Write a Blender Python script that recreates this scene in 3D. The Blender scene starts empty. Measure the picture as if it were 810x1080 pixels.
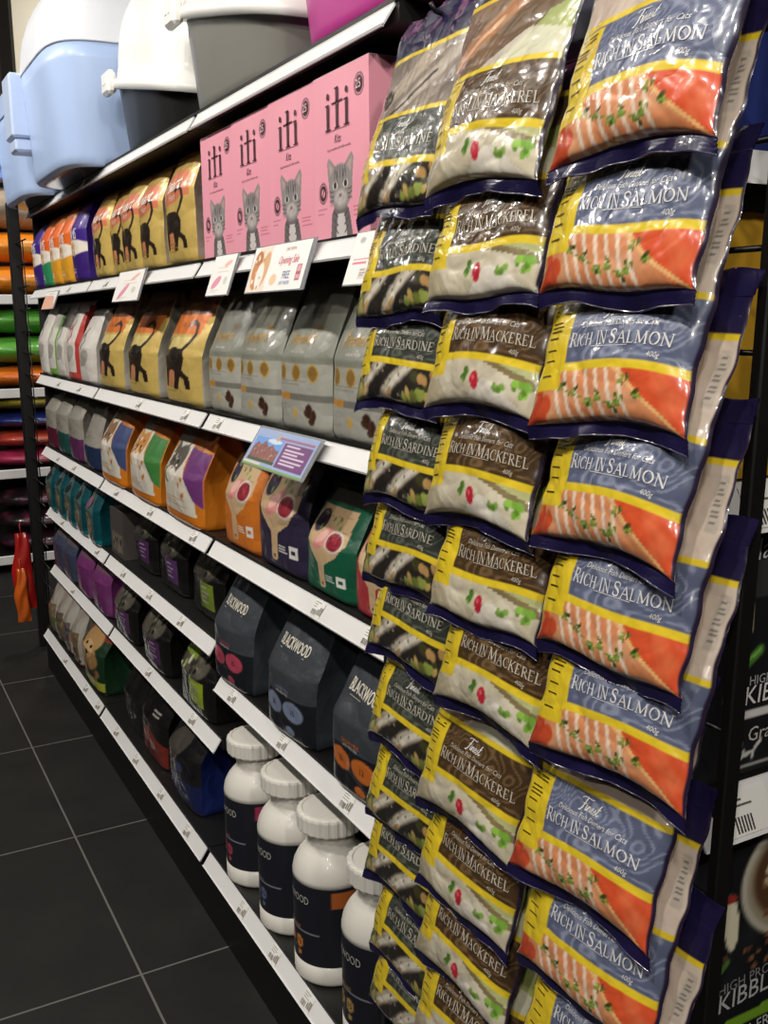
import bpy, math, random
import numpy as np
from mathutils import Vector, Matrix, noise as mnoise
R = math.radians
SC = bpy.context.scene
COL = SC.collection
rng = random.Random(7)

# ------------------------------------------------------------------ basics
# world: y runs along the shelving (away from the viewer), x goes into the shelving, aisle is at x < 0
def lin(c):
    c = np.asarray(c, float)
    return np.where(c <= .04045, c / 12.92, ((c + .055) / 1.055) ** 2.4)
def hexc(h):
    return tuple(int(h[i:i + 2], 16) / 255 for i in (0, 2, 4))
def C3(c):
    return hexc(c) if isinstance(c, str) else tuple(c)

MATS = {}
def mat(name, color=None, rough=.5, coat=0, metal=0, bump=0, bscale=60, spec=.5, attr=False, crumple=0, trans=0):
    if name in MATS: return MATS[name]
    m = bpy.data.materials.new(name); m.use_nodes = True
    nt = m.node_tree; b = nt.nodes['Principled BSDF']
    b.inputs['Roughness'].default_value = rough
    b.inputs['Metallic'].default_value = metal
    b.inputs['Specular IOR Level'].default_value = spec
    b.inputs['Coat Weight'].default_value = coat
    b.inputs['Coat Roughness'].default_value = .06
    if trans: b.inputs['Transmission Weight'].default_value = trans
    tc = nt.nodes.new('ShaderNodeTexCoord')
    if attr:
        a = nt.nodes.new('ShaderNodeAttribute'); a.attribute_name = 'Col'
        nt.links.new(a.outputs['Color'], b.inputs['Base Color'])
    else:
        c = lin(C3(color))
        # faint mottling keeps plain surfaces from looking dead flat
        nz = nt.nodes.new('ShaderNodeTexNoise'); nz.inputs['Scale'].default_value = 9; nz.inputs['Detail'].default_value = 4
        mx = nt.nodes.new('ShaderNodeMix'); mx.data_type = 'RGBA'
        mx.inputs[6].default_value = (*(c * .93), 1); mx.inputs[7].default_value = (*np.clip(c * 1.05, 0, 1), 1)
        nt.links.new(tc.outputs['Object'], nz.inputs['Vector'])
        nt.links.new(nz.outputs['Fac'], mx.inputs[0]); nt.links.new(mx.outputs[2], b.inputs['Base Color'])
    if bump or crumple:
        n1 = nt.nodes.new('ShaderNodeTexNoise'); n1.inputs['Scale'].default_value = bscale; n1.inputs['Detail'].default_value = 3
        nt.links.new(tc.outputs['Object'], n1.inputs['Vector'])
        bp = nt.nodes.new('ShaderNodeBump'); bp.inputs['Strength'].default_value = bump or .3; bp.inputs['Distance'].default_value = .004
        h = n1.outputs['Fac']
        if crumple:   # creased plastic film
            vo = nt.nodes.new('ShaderNodeTexVoronoi'); vo.feature = 'DISTANCE_TO_EDGE'; vo.inputs['Scale'].default_value = bscale * .8
            ad = nt.nodes.new('ShaderNodeVectorMath'); ad.operation = 'ADD'
            sc = nt.nodes.new('ShaderNodeVectorMath'); sc.operation = 'SCALE'; sc.inputs['Scale'].default_value = .03
            nt.links.new(n1.outputs['Color'], sc.inputs[0]); nt.links.new(tc.outputs['Object'], ad.inputs[0]); nt.links.new(sc.outputs[0], ad.inputs[1])
            nt.links.new(ad.outputs[0], vo.inputs['Vector'])
            mr = nt.nodes.new('ShaderNodeMath'); mr.operation = 'MULTIPLY_ADD'; mr.inputs[1].default_value = crumple
            nt.links.new(vo.outputs['Distance'], mr.inputs[0]); nt.links.new(n1.outputs['Fac'], mr.inputs[2]); h = mr.outputs[0]
        nt.links.new(h, bp.inputs['Height'])
        nt.links.new(bp.outputs['Normal'], b.inputs['Normal'])
        if coat: nt.links.new(bp.outputs['Normal'], b.inputs['Coat Normal'])
    MATS[name] = m; return m

FILM = mat('printed glossy film', rough=.28, coat=.9, attr=True, bump=.5, bscale=22, crumple=2.)
BAGM = mat('printed satin bag', rough=.4, coat=.3, attr=True, bump=.55, bscale=24, crumple=1.4)
GLOS = mat('printed gloss bag', rough=.3, coat=.9, attr=True, bump=.6, bscale=26, crumple=1.8)
FOIL = mat('printed metallic bag', rough=.34, metal=.15, coat=.3, attr=True, bump=.6, bscale=24, crumple=1.4)
PAPER = mat('printed card', rough=.5, attr=True)
BLACK = mat('black shelf steel', '141312', rough=.45, bump=.03, bscale=300)
WHITE = mat('white price channel', 'efeeec', rough=.35)
WIRE = mat('black wire', '0d0d0d', rough=.4)

def link(o, parent=None):
    COL.objects.link(o)
    if parent: o.parent = parent
    return o
def mk(name, verts, faces, m, parent=None, cols=None, smooth=False):
    me = bpy.data.meshes.new(name)
    me.from_pydata([tuple(v) for v in verts], [], faces)
    mats = m if isinstance(m, (list, tuple)) else [m]
    for q in mats: me.materials.append(q)
    if cols is not None:
        a = me.color_attributes.new('Col', 'FLOAT_COLOR', 'POINT')
        c = np.ones((len(verts), 4), np.float32); c[:, :3] = lin(np.asarray(cols))
        a.data.foreach_set('color', c.ravel())
    if smooth: me.polygons.foreach_set('use_smooth', np.ones(len(me.polygons), bool))
    me.update()
    return link(bpy.data.objects.new(name, me), parent)
def tag(o, label, cat, group=None, kind=None):
    o['label'] = label; o['category'] = cat
    if group: o['group'] = group
    if kind: o['kind'] = kind
    return o
def struct(o):
    o['kind'] = 'structure'; return o
def empty(name, loc=(0, 0, 0), rot=(0, 0, 0)):
    o = bpy.data.objects.new(name, None); o.empty_display_size = .05
    o.location = loc; o.rotation_euler = rot; return link(o)
def copy_thing(root):
    r = root.copy(); COL.objects.link(r)
    for ch in root.children:
        c = ch.copy(); COL.objects.link(c); c.parent = r
        for g in ch.children:
            e = g.copy(); COL.objects.link(e); e.parent = c
    return r

class MB:
    """collects simple solids into one mesh"""
    def __init__(s): s.v = []; s.f = []; s.c = []
    def add(s, vs, fs, col=(1, 1, 1)):
        k = len(s.v); s.v += [tuple(p) for p in vs]; s.f += [tuple(i + k for i in q) for q in fs]; s.c += [C3(col)] * len(vs)
    def box(s, x0, x1, y0, y1, z0, z1, col=(1, 1, 1), bev=0):
        if not bev:
            vs = [(x, y, z) for x in (x0, x1) for y in (y0, y1) for z in (z0, z1)]
            s.add(vs, [(0, 1, 3, 2), (4, 6, 7, 5), (0, 4, 5, 1), (2, 3, 7, 6), (0, 2, 6, 4), (1, 5, 7, 3)], col); return
        # chamfered box: ring of 8 around z, capped
        b = bev; ring = [(x0 + b, y0), (x1 - b, y0), (x1, y0 + b), (x1, y1 - b), (x1 - b, y1), (x0 + b, y1), (x0, y1 - b), (x0, y0 + b)]
        ins = [(x0 + b, y0 + b), (x1 - b, y0 + b), (x1 - b, y0 + b), (x1 - b, y1 - b), (x1 - b, y1 - b), (x0 + b, y1 - b), (x0 + b, y1 - b), (x0 + b, y0 + b)]
        vs = [(*p, z0) for p in ins] + [(*p, z0 + b) for p in ring] + [(*p, z1 - b) for p in ring] + [(*p, z1) for p in ins]
        fs = [(r * 8 + i, r * 8 + (i + 1) % 8, r * 8 + 8 + (i + 1) % 8, r * 8 + 8 + i) for r in range(3) for i in range(8)]
        s.add(vs, fs + [(7, 5, 3, 1), (25, 27, 29, 31)], col)
    def tube(s, pts, r, n=8, col=(1, 1, 1)):
        pts = [Vector(p) for p in pts]; rings = []
        for i, p in enumerate(pts):
            t = (pts[min(i + 1, len(pts) - 1)] - pts[max(i - 1, 0)]).normalized()
            a = t.orthogonal().normalized() if abs(t.z) > .9 else t.cross(Vector((0, 0, 1))).normalized()
            b = t.cross(a); rr = r[i] if isinstance(r, (list, tuple)) else r
            rings.append([p + (a * math.cos(q) + b * math.sin(q)) * rr for q in [2 * math.pi * k / n for k in range(n)]])
        vs = [p for q in rings for p in q]
        fs = [(i * n + k, i * n + (k + 1) % n, i * n + n + (k + 1) % n, i * n + n + k) for i in range(len(pts) - 1) for k in range(n)]
        s.add(vs, fs + [tuple(range(n))[::-1], tuple(range((len(pts) - 1) * n, len(pts) * n))], col)
    def lathe(s, prof, n=40, cx=0, cy=0, col=(1, 1, 1), rib=0, ribs=0):
        vs = [(cx + r * math.cos(2 * math.pi * k / n), cy + r * math.sin(2 * math.pi * k / n), z) for r, z in prof for k in range(n)]
        fs = [(i * n + k, i * n + (k + 1) % n, i * n + n + (k + 1) % n, i * n + n + k) for i in range(len(prof) - 1) for k in range(n)]
        s.add(vs, fs + [tuple(range(n))[::-1], tuple(range((len(prof) - 1) * n, len(prof) * n))], col)
    def build(s, name, m, parent=None, smooth=False, cols=False):
        return mk(name, s.v, s.f, m, parent, s.c if cols else None, smooth)

# ------------------------------------------------------------------ printed designs (numpy canvas, colour per vertex)
class Cv:
    """x 0..1 left to right, y 0..1 bottom to top, asp = width/height"""
    def __init__(s, X, Y, asp, base):
        s.X, s.Y, s.asp = X, Y, asp
        s.c = np.empty(X.shape + (3,)); s.c[:] = C3(base)
    def put(s, m, col, a=1.):
        m = (np.clip(m, 0, 1) * a)[..., None]; s.c = s.c * (1 - m) + np.asarray(C3(col)) * m; return s
    def rect(s, x0, x1, y0, y1, col, a=1.):
        return s.put(((s.X >= x0) & (s.X <= x1) & (s.Y >= y0) & (s.Y <= y1)).astype(float), col, a)
    def ell(s, cx, cy, rx, ry, col, rot=0, a=1., soft=.12):
        dx = (s.X - cx) * s.asp; dy = s.Y - cy; k = math.cos(rot), math.sin(rot)
        u = (dx * k[0] + dy * k[1]) / (rx * s.asp); v = (-dx * k[1] + dy * k[0]) / ry
        return s.put((1 - np.sqrt(u * u + v * v)) / soft + .5, col, a)
    def ring(s, cx, cy, rx, ry, w, col):
        u = (s.X - cx) / rx; v = (s.Y - cy) / ry; d = np.sqrt(u * u + v * v)
        return s.put(1.5 - abs(d - 1) / w, col)
    def poly(s, pts, col, a=1.):
        inside = np.zeros(s.X.shape, bool); n = len(pts)
        for i in range(n):
            (xa, ya), (xb, yb) = pts[i], pts[(i + 1) % n]
            if ya == yb: continue
            inside ^= ((ya > s.Y) != (yb > s.Y)) & (s.X < (xb - xa) * (s.Y - ya) / (yb - ya) + xa)
        return s.put(inside.astype(float), col, a)
    def line(s, pts, w, col, a=1.):
        best = np.full(s.X.shape, 9.)
        for (xa, ya), (xb, yb) in zip(pts[:-1], pts[1:]):
            ax, bx = xa * s.asp, xb * s.asp; dx, dy = bx - ax, yb - ya; L = dx * dx + dy * dy + 1e-12
            t = np.clip(((s.X * s.asp - ax) * dx + (s.Y - ya) * dy) / L, 0, 1)
            best = np.minimum(best, np.hypot(s.X * s.asp - ax - t * dx, s.Y - ya - t * dy))
        return s.put((w / 2 - best) / (w * .25) + .5, col, a)
    def nz(s, f, seed):
        r = np.random.RandomState(seed); o = np.zeros(s.X.shape)
        for k in range(9):
            a = r.rand() * 6.283; q = f * (.6 + r.rand() * 1.1)
            o += np.sin((s.X * s.asp * math.cos(a) + s.Y * math.sin(a)) * q * 6.283 + r.rand() * 6.283 + 1.5 * np.sin(s.Y * q * 3 + k))
        return o / 9 * 1.6
    def swirl(s, col, a=.3, seed=3, f=7):
        g = s.nz(1.5, seed) + .5 * s.nz(3., seed + 1)
        return s.put((np.sin(g * f) - .35) * 2, col, a)
    def spots(s, n, x0, x1, y0, y1, r, cols, seed, squash=1.):
        q = np.random.RandomState(seed)
        for i in range(n):
            s.ell(x0 + q.rand() * (x1 - x0), y0 + q.rand() * (y1 - y0), r / s.asp * (.7 + .6 * q.rand()), r * (.7 + .6 * q.rand()) * squash, cols[i % len(cols)], q.rand() * 3, 1, .3)
        return s
    def fine(s, x0, x1, y0, y1, n, col, a=.7, seed=1, h=.35):
        q = np.random.RandomState(seed); st = (y1 - y0) / n
        for i in range(n):
            e = x1 - (x1 - x0) * .45 * q.rand(); s.rect(x0, e, y1 - (i + h) * st - st * .1, y1 - i * st - st * .1, col, a)
        return s

# ------------------------------------------------------------------ lettering
_G = {}
def glyphs(body):
    """filled outline letters of the built-in font, cap height 1, baseline 0"""
    if body in _G: return _G[body]
    cu = bpy.data.curves.new('t', 'FONT'); cu.body = body; cu.resolution_u = 2; cu.size = 1
    o = bpy.data.objects.new('t', cu); me = o.to_mesh()
    v = np.array([p.co[:2] for p in me.vertices]) / .69 if len(me.vertices) else np.zeros((0, 2))
    f = [tuple(p.vertices) for p in me.polygons]
    o.to_mesh_clear(); bpy.data.objects.remove(o); bpy.data.curves.remove(cu)
    _G[body] = (v, f); return _G[body]
def arc(cx, cy, rx, ry, a0, a1, n=9):
    return [(cx + rx * math.cos(R(a0 + (a1 - a0) * i / n)), cy + ry * math.sin(R(a0 + (a1 - a0) * i / n))) for i in range(n + 1)]
T, t = .13, .065
SERIF = {  # thick/thin pen strokes of roman capitals: (advance, [(points, width)], serif feet)
 'R': (.78, [([(.16, 0), (.16, 1)], T), ([(.16, .97), (.4, .97)] + arc(.4, .74, .2, .23, 90, -90) + [(.16, .51)], t * 1.3), ([(.36, .5), (.74, 0)], T)], [(.16, 0), (.16, 1), (.72, .02)]),
 'I': (.36, [([(.18, 0), (.18, 1)], T)], [(.18, 0), (.18, 1)]),
 'C': (.8, [(arc(.46, .5, .38, .5, 45, 150), t), (arc(.46, .5, .36, .48, 130, 240), T), (arc(.46, .5, .38, .5, 235, 318), t), ([(.73, .83), (.75, .6)], t)], []),
 'H': (.88, [([(.16, 0), (.16, 1)], T), ([(.72, 0), (.72, 1)], T), ([(.16, .52), (.72, .52)], t)], [(.16, 0), (.16, 1), (.72, 0), (.72, 1)]),
 'N': (.88, [([(.14, 0), (.14, 1)], t), ([(.1, 1), (.74, 0)], T), ([(.74, 0), (.74, 1)], t)], [(.14, 0), (.74, 1), (.1, 1)]),
 'S': (.62, [(arc(.31, .74, .2, .24, 30, 180), t * 1.2), ([(.11, .74), (.18, .6), (.42, .44), (.5, .28)], T), (arc(.31, .26, .2, .24, 5, -150), t * 1.2), ([(.49, .9), (.5, .72)], t), ([(.1, .28), (.11, .06)], t)], []),
 'A': (.8, [([(.08, 0), (.4, 1)], t), ([(.4, 1), (.72, 0)], T), ([(.2, .36), (.6, .36)], t)], [(.08, 0), (.72, 0)]),
 'L': (.66, [([(.16, 0), (.16, 1)], T), ([(.16, .03), (.58, .03), (.6, .22)], t)], [(.16, 1), (.16, 0)]),
 'M': (1.02, [([(.14, 0), (.17, 1)], t), ([(.17, 1), (.5, .08)], T), ([(.5, .05), (.83, 1)], t), ([(.83, 1), (.87, 0)], T)], [(.14, 0), (.87, 0), (.12, 1), (.88, 1)]),
 'O': (.92, [(arc(.46, .5, .36, .48, 60, 120, 5), t), (arc(.46, .5, .36, .47, 115, 245), T), (arc(.46, .5, .36, .48, 240, 300, 5), t), (arc(.46, .5, .36, .47, 295, 425), T)], []),
 'K': (.82, [([(.16, 0), (.16, 1)], T), ([(.18, .45), (.68, 1)], t), ([(.34, .58), (.74, 0)], T)], [(.16, 0), (.16, 1), (.72, .02), (.66, 1)]),
 'E': (.68, [([(.16, 0), (.16, 1)], T), ([(.16, .97), (.56, .97), (.57, .8)], t), ([(.16, .52), (.46, .52)], t), ([(.16, .03), (.58, .03), (.6, .22)], t)], [(.16, 0), (.16, 1)]),
 'D': (.88, [([(.16, 0), (.16, 1)], T), ([(.16, .97), (.34, .97)] + arc(.34, .5, .42, .47, 90, 20, 5), t), (arc(.34, .5, .42, .47, 35, -35, 6), T), (arc(.34, .5, .42, .47, -20, -90, 5) + [(.16, .03)], t)], [(.16, 0), (.16, 1)]),
}
SCRIPT_FINEST = [([(-.1, .86), (.05, .98), (.35, 1.02), (.8, .96), (1.0, 1.02)], .05), ([(.42, .98), (.36, .6), (.26, .2), (.1, -.08), (-.05, -.05)], .09), ([(.18, .52), (.55, .55)], .045),
 ([(.62, .5), (.54, .2), (.56, .05), (.66, .1), (.8, .45)], .075), ([(.68, .66), (.7, .68)], .08), ([(.8, .45), (.76, .05)], .075), ([(.78, .25), (.95, .48), (1.02, .42), (.97, .08), (1.08, .08), (1.2, .26)], .07),
 ([(1.16, .24), (1.36, .36), (1.32, .5), (1.2, .42), (1.16, .2), (1.26, .05), (1.42, .16)], .065), ([(1.42, .16), (1.58, .5), (1.6, .3), (1.66, .12), (1.54, .04), (1.46, .1)], .065),
 ([(1.84, .9), (1.78, .5), (1.74, .15), (1.82, .05), (1.98, .2)], .08), ([(1.66, .56), (1.98, .6)], .045)]
class Ink:
    """flat lettering in panel metres, draped on the printed face later"""
    def __init__(s): s.v = []; s.f = []; s.c = []
    def _add(s, v, f, col):
        k = len(s.v); s.v += [tuple(p) for p in v]; s.f += [tuple(i + k for i in q) for q in f]; s.c += [C3(col)] * len(v); return s
    def text(s, body, x, y, h, col, align=0., shear=0., rot=0., sx=1., bold=0):
        v, f = glyphs(body)
        if not len(v): return s
        w = v[:, 0].max(); p = v.copy(); p[:, 0] = (p[:, 0] - align * w) * sx + shear * p[:, 1]
        c, q = math.cos(rot), math.sin(rot)
        p = np.stack([x + h * (p[:, 0] * c - p[:, 1] * q), y + h * (p[:, 0] * q + p[:, 1] * c)], 1)
        return s._add(p, f, col)
    def stroke(s, pts, w, col, x=0, y=0, k=1., slant=0.):
        P = np.array(pts, float); P[:, 0] += slant * P[:, 1]; P = P * k + (x, y); w = w * k
        d = np.gradient(P, axis=0) if len(P) > 2 else np.repeat(P[1:] - P[:1], 2, 0)
        d /= np.linalg.norm(d, axis=1)[:, None] + 1e-9; n = np.stack([-d[:, 1], d[:, 0]], 1) * w / 2
        v = np.concatenate([P + n, P - n]); m = len(P)
        return s._add(v, [(i, m + i, m + i + 1, i + 1) for i in range(m - 1)], col)
    def serif(s, body, x, y, h, col, width, caps=1.22):
        adv = sum((.42 if ch == ' ' else SERIF[ch.upper()][0] * (caps if ch.isupper() else 1)) + .07 for ch in body) - .07
        sx = width / (adv * h); cx = x
        for ch in body:
            if ch == ' ': cx += .49 * h * sx; continue
            a, st, ft = SERIF[ch.upper()]; k = h * (caps if ch.isupper() else 1)
            for pts, w in st: s.stroke([(cx + px * k * sx, y + py * k) for px, py in pts], w * k * min(sx, 1.2), col)
            for fx, fy in ft: s.stroke([(cx + (fx - .11) * k * sx, y + fy * k), (cx + (fx + .11) * k * sx, y + fy * k)], .05 * k, col)
            cx += (a * k + .07 * h) * sx
        return s
    def script(s, x, y, h, col, sx=1.):
        for pts, w in SCRIPT_FINEST: s.stroke([(px * sx + .18 * py, py) for px, py in pts], w * 1.15, col, x, y, h)
        return s

# ------------------------------------------------------------------ stand-up bag
def creases(x, y, seed, f=16., amp=1.):
    r = np.random.RandomState(seed); o = np.zeros(np.broadcast(x, y).shape)
    for k in range(7):
        a = r.rand() * 6.283; q = f * (.5 + r.rand() * 1.3)
        o = o + (1 - abs(np.sin((x * math.cos(a) + y * math.sin(a)) * q + r.rand() * 6.28 + .9 * np.sin(x * q * .7 + k) * np.cos(y * q * .6)))) ** 2
    return (o / 7 - .35) * amp
def bag_meshes(w, d, h, design, side='808080', back='606060', v0=.55, bulge=.008, crk=.004, seed=1, nu=60, nv=90, tuck=.22,
               ink=None, ptop=.05, fold=.02, foldcol=None, m=BAGM, sidefn=None, shrink=.05, pw=1., names=('front_panel', 'bag_body', 'folded_top'), foldback=.6, foot=.012, slope=.0, base=None):
    a_of = lambda v: w / 2 * (1 - shrink * v ** 2) * (1 - .03 * np.clip(1 - v / .05, 0, 1))
    def p_of(v):
        tt = np.clip((v - v0) / (1 - v0), 0, 1)
        return ptop + (1 - ptop) * (1 - tt ** 1.12) ** pw
    def F(u, v):   # front face, local metres
        a = a_of(v); p = p_of(v); env = np.sin(np.clip(v, 0, 1) * math.pi) ** .6
        y = -d / 2 * p - bulge * (1 - u * u) * env + foot * np.abs(u) ** 9 * p + crk * creases(u * w / 2, v * h, seed) * (.35 + .65 * env)
        y = y + .006 * np.clip(1 - v / .06, 0, 1) ** 2
        return np.stack([a * u, y, v * h], -1)
    us = np.linspace(-1, 1, nu + 1); vs = np.linspace(0, 1, nv + 1)
    U, V = np.meshgrid(us, vs)
    fr = F(U, V)
    cv = Cv((U + 1) / 2, V, w / h, base or side); cv = design(cv) or cv
    verts = fr.reshape(-1, 3).tolist(); cols = cv.c.reshape(-1, 3).tolist()
    n1 = nu + 1
    faces = [(j * n1 + i, j * n1 + i + 1, j * n1 + n1 + i + 1, j * n1 + n1 + i) for j in range(nv) for i in range(nu)]
    sm = [1] * len(faces)
    if ink:
        p = np.array(ink.v); uu = np.clip(p[:, 0] / (w / 2) - 1, -.99, .99); vv = np.clip(p[:, 1] / h, 0, 1)
        q = F(uu, vv); q[:, 1] -= .0009
        k = len(verts); verts += q.tolist(); cols += ink.c; faces += [tuple(i + k for i in f) for f in ink.f]
    out = [(names[0], verts, faces, cols)]
    # rest of the body: right side, back, left side
    ks = 7; nb = 6; jj = np.arange(0, nv + 1, 2); vv = vs[jj]
    a = a_of(vv)[:, None]; p = p_of(vv)[:, None]
    fl = fr[jj, 0]; frr = fr[jj, -1]
    wq = np.linspace(0, 1, ks)[None, :]
    yb = d / 2 * p
    tk = tuck * p * d * .9 * np.sin(wq * math.pi) ** 1.2 * np.clip((vv[:, None] - .03) / .5, 0, 1)
    wr = crk * .7 * creases(wq * d, vv[:, None] * h, seed + 5, 22)
    rx = a - tk + wr * np.sin(wq * math.pi); ry = frr[:, 1:2] * (1 - wq) + yb * wq
    lx = -a + tk - wr * np.sin(wq * math.pi); ly = yb * (1 - wq) + fl[:, 1:2] * wq
    bu = np.linspace(1, -1, nb)[None, 1:-1]; bx = a * bu; by = yb + .006 * (1 - bu ** 2) + 0 * p
    X = np.concatenate([rx, bx, lx], 1); Y = np.concatenate([ry, by, ly], 1); Z = np.repeat((vv * h)[:, None], X.shape[1], 1)
    m1 = X.shape[1]; verts = np.stack([X, Y, Z], -1).reshape(-1, 3).tolist()
    c = np.empty(X.shape + (3,)); c[:] = C3(back); c[:, :ks] = C3(side); c[:, -ks:] = C3(side)
    if sidefn:
        sx, sy = np.meshgrid(np.linspace(0, 1, ks), vv); q = Cv(sx, sy, d / h, side); q = sidefn(q) or q; c[:, :ks] = q.c
    r = len(jj)
    faces = [(j * m1 + i, j * m1 + i + 1, j * m1 + m1 + i + 1, j * m1 + m1 + i) for j in range(r - 1) for i in range(m1 - 1)]
    faces.append(tuple(range(m1))[::-1])
    out.append((names[1], verts, faces, c.reshape(-1, 3).tolist()))
    # top fin
    if fold:
        nf = 14; a1 = w / 2 * (1 - shrink); vt = []; ft = []
        rows = 5
        for side_ in (0, 1):
            for k in range(rows):
                q = k / (rows - 1)
                for i in range(nf):
                    u = -1 + 2 * i / (nf - 1)
                    ang = foldback * q * 1.6; yy = fold * (math.sin(ang) * q) ; zz = fold * q * math.cos(ang * .8)
                    wob = .0016 * math.sin(u * 7 + seed) * q
                    vt.append((a1 * u, (-d / 2 * ptop - .0015 if side_ == 0 else d / 2 * ptop + .0015) * (1 - .6 * q) + yy + wob, h - .002 + zz))
        o = rows * nf
        for k in range(rows - 1):
            for i in range(nf - 1):
                b = k * nf + i; ft += [(b, b + 1, b + nf + 1, b + nf), (o + b, o + b + nf, o + b + nf + 1, o + b + 1)]
            ft += [(k * nf, k * nf + nf, o + k * nf + nf, o + k * nf), (k * nf + nf - 1, o + k * nf + nf - 1, o + k * nf + 2 * nf - 1, k * nf + 2 * nf - 1)]
        b = (rows - 1) * nf
        for i in range(nf - 1): ft.append((b + i, b + i + 1, o + b + i + 1, o + b + i))
        out.append((names[2], vt, ft, [C3(foldcol or side)] * len(vt)))
    out = [(pn, [(x, y + slope * max(z, 0), z) for x, y, z in v], f, c) for pn, v, f, c in out]
    return out, m
_BAG = {}
def bag(name, label, cat, group, s, z, n, key, build, yaw=0.):
    """s = middle along the shelf, n = how far the front stands out; a repeated key reuses the shape of the first one"""
    if key in _BAG:
        src, d = _BAG[key]; root = copy_thing(src); root.name = name
    else:
        parts, m = build(); d = None
        root = empty(name)
        for pn, v, f, c in parts: mk(pn, v, f, m, root, c, True)
        d = -min(p[1] for p in parts[0][1] if p[2] < .02); _BAG[key] = (root, d)
    root.location = (-n + d, s, z + .0005)
    root.rotation_euler = (0, 0, R(-90 + yaw))
    return tag(root, label, cat, group)

# ------------------------------------------------------------------ room
TILE = .6008
def floor_material():
    m = bpy.data.materials.new('dark slate floor tiles'); m.use_nodes = True
    nt = m.node_tree; b = nt.nodes['Principled BSDF']; L = nt.links.new
    geo = nt.nodes.new('ShaderNodeTexCoord'); sep = nt.nodes.new('ShaderNodeSeparateXYZ'); L(geo.outputs['Object'], sep.inputs[0])
    def mth(op, a, bb=None, cc=None):
        q = nt.nodes.new('ShaderNodeMath'); q.operation = op
        for i, x in enumerate((a, bb, cc)):
            if x is None: continue
            if isinstance(x, (int, float)): q.inputs[i].default_value = x
            else: L(x, q.inputs[i])
        return q.outputs[0]
    def groove(c, off):
        f = mth('FRACT', mth('MULTIPLY_ADD', c, 1 / TILE, -off / TILE + 20.5))
        return mth('LESS_THAN', mth('ABSOLUTE', mth('SUBTRACT', f, .5)), .0022 / TILE)
    g = mth('MAXIMUM', groove(sep.outputs['Y'], 1.7397), groove(sep.outputs['X'], -.207))
    n = nt.nodes.new('ShaderNodeTexNoise'); n.inputs['Scale'].default_value = 5; n.inputs['Detail'].default_value = 8; n.inputs['Roughness'].default_value = .65
    L(geo.outputs['Object'], n.inputs['Vector'])
    cr = nt.nodes.new('ShaderNodeValToRGB'); L(n.outputs['Fac'], cr.inputs[0])
    cr.color_ramp.elements[0].position = .3; cr.color_ramp.elements[0].color = (*lin(C3('1f1f1e')), 1)
    cr.color_ramp.elements[1].position = .75; cr.color_ramp.elements[1].color = (*lin(C3('2c2b29')), 1)
    mx = nt.nodes.new('ShaderNodeMix'); mx.data_type = 'RGBA'; L(g, mx.inputs[0]); L(cr.outputs[0], mx.inputs[6]); mx.inputs[7].default_value = (*lin(C3('73716c')), 1)
    L(mx.outputs[2], b.inputs['Base Color'])
    b.inputs['Roughness'].default_value = .6; b.inputs['Specular IOR Level'].default_value = .3
    bp = nt.nodes.new('ShaderNodeBump'); bp.inputs['Strength'].default_value = .12; bp.inputs['Distance'].default_value = .003
    L(mth('SUBTRACT', n.outputs['Fac'], mth('MULTIPLY', g, .8)), bp.inputs['Height']); L(bp.outputs['Normal'], b.inputs['Normal'])
    return m
q = MB(); q.box(-3.2, 3.2, -1.6, 7.2, -.05, 0); struct(q.build('floor', floor_material()))
q = MB(); q.box(-3.2, 3.2, -1.6, 7.2, 3.3, 3.35); struct(q.build('ceiling', mat('dark ceiling paint', '26231f', rough=.9)))
q = MB(); q.box(-3.2, 3.2, 7.2, 7.25, 0, 3.3); struct(q.build('wall_back', mat('charcoal wall', '2c2724', rough=.8)))
q = MB(); q.box(3.2, 3.25, -1.6, 7.2, 0, 3.3); struct(q.build('wall_right', mat('charcoal wall')))
q = MB(); q.box(-3.25, -3.2, -1.6, 7.2, 0, 3.3); struct(q.build('wall_left', mat('charcoal wall')))
q = MB(); q.box(-3.2, 3.2, -1.65, -1.6, 0, 3.3); struct(q.build('wall_front', mat('charcoal wall')))

# ------------------------------------------------------------------ the long shelving run
SA, SB, SF, SN = 1.862, 2.774, 3.650, 1.105          # ends of the three bays along y
LEV = dict(a=1.5872, b=1.3241, c=1.039, d=.7881, e=.5723, f=.3594, g=.5045)
DZ, DN = .0273, .0185
TOP = {k: v + .0305 for k, v in LEV.items()}
BASE_Z, BASE_N, BASE_TOP = .1247, .0397, .1545
DEPTH = .37

def ticket(mb, y, h, n0, z0, dn, dz, w=.03, seed=1):
    """paper shelf ticket with price digits and a barcode, on the sloping channel"""
    q = random.Random(seed)
    def pt(a, b, o=.0016): # a along shelf (to the right as seen), b 0..1 up the channel
        return (-(n0 - dn * b) - o * dz / .033, y - a, z0 + dz * b + o * dn / .033)
    def rect(a0, a1, b0, b1, col, o): mb.add([pt(a0, b0, o), pt(a1, b0, o), pt(a1, b1, o), pt(a0, b1, o)], [(0, 1, 2, 3)], col)
    rect(0, w, .1, .9, 'f6f4ee', .0012)
    x = .002
    while x < w * .52:
        e = q.choice((.0006, .001, .0014)); rect(x, x + e, .15, .42, '8b857e', .0016); x += e + q.choice((.0006, .0012))
    for k in range(3): rect(.002, .002 + w * (.3 + .3 * q.random()), .54 + k * .12, .58 + k * .12, 'a39d95', .0016)
    x = w * .6
    for k in range(3): rect(x, x + .0035, .22, .62 if k else .5, '8f8981', .0016); x += .005

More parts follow.
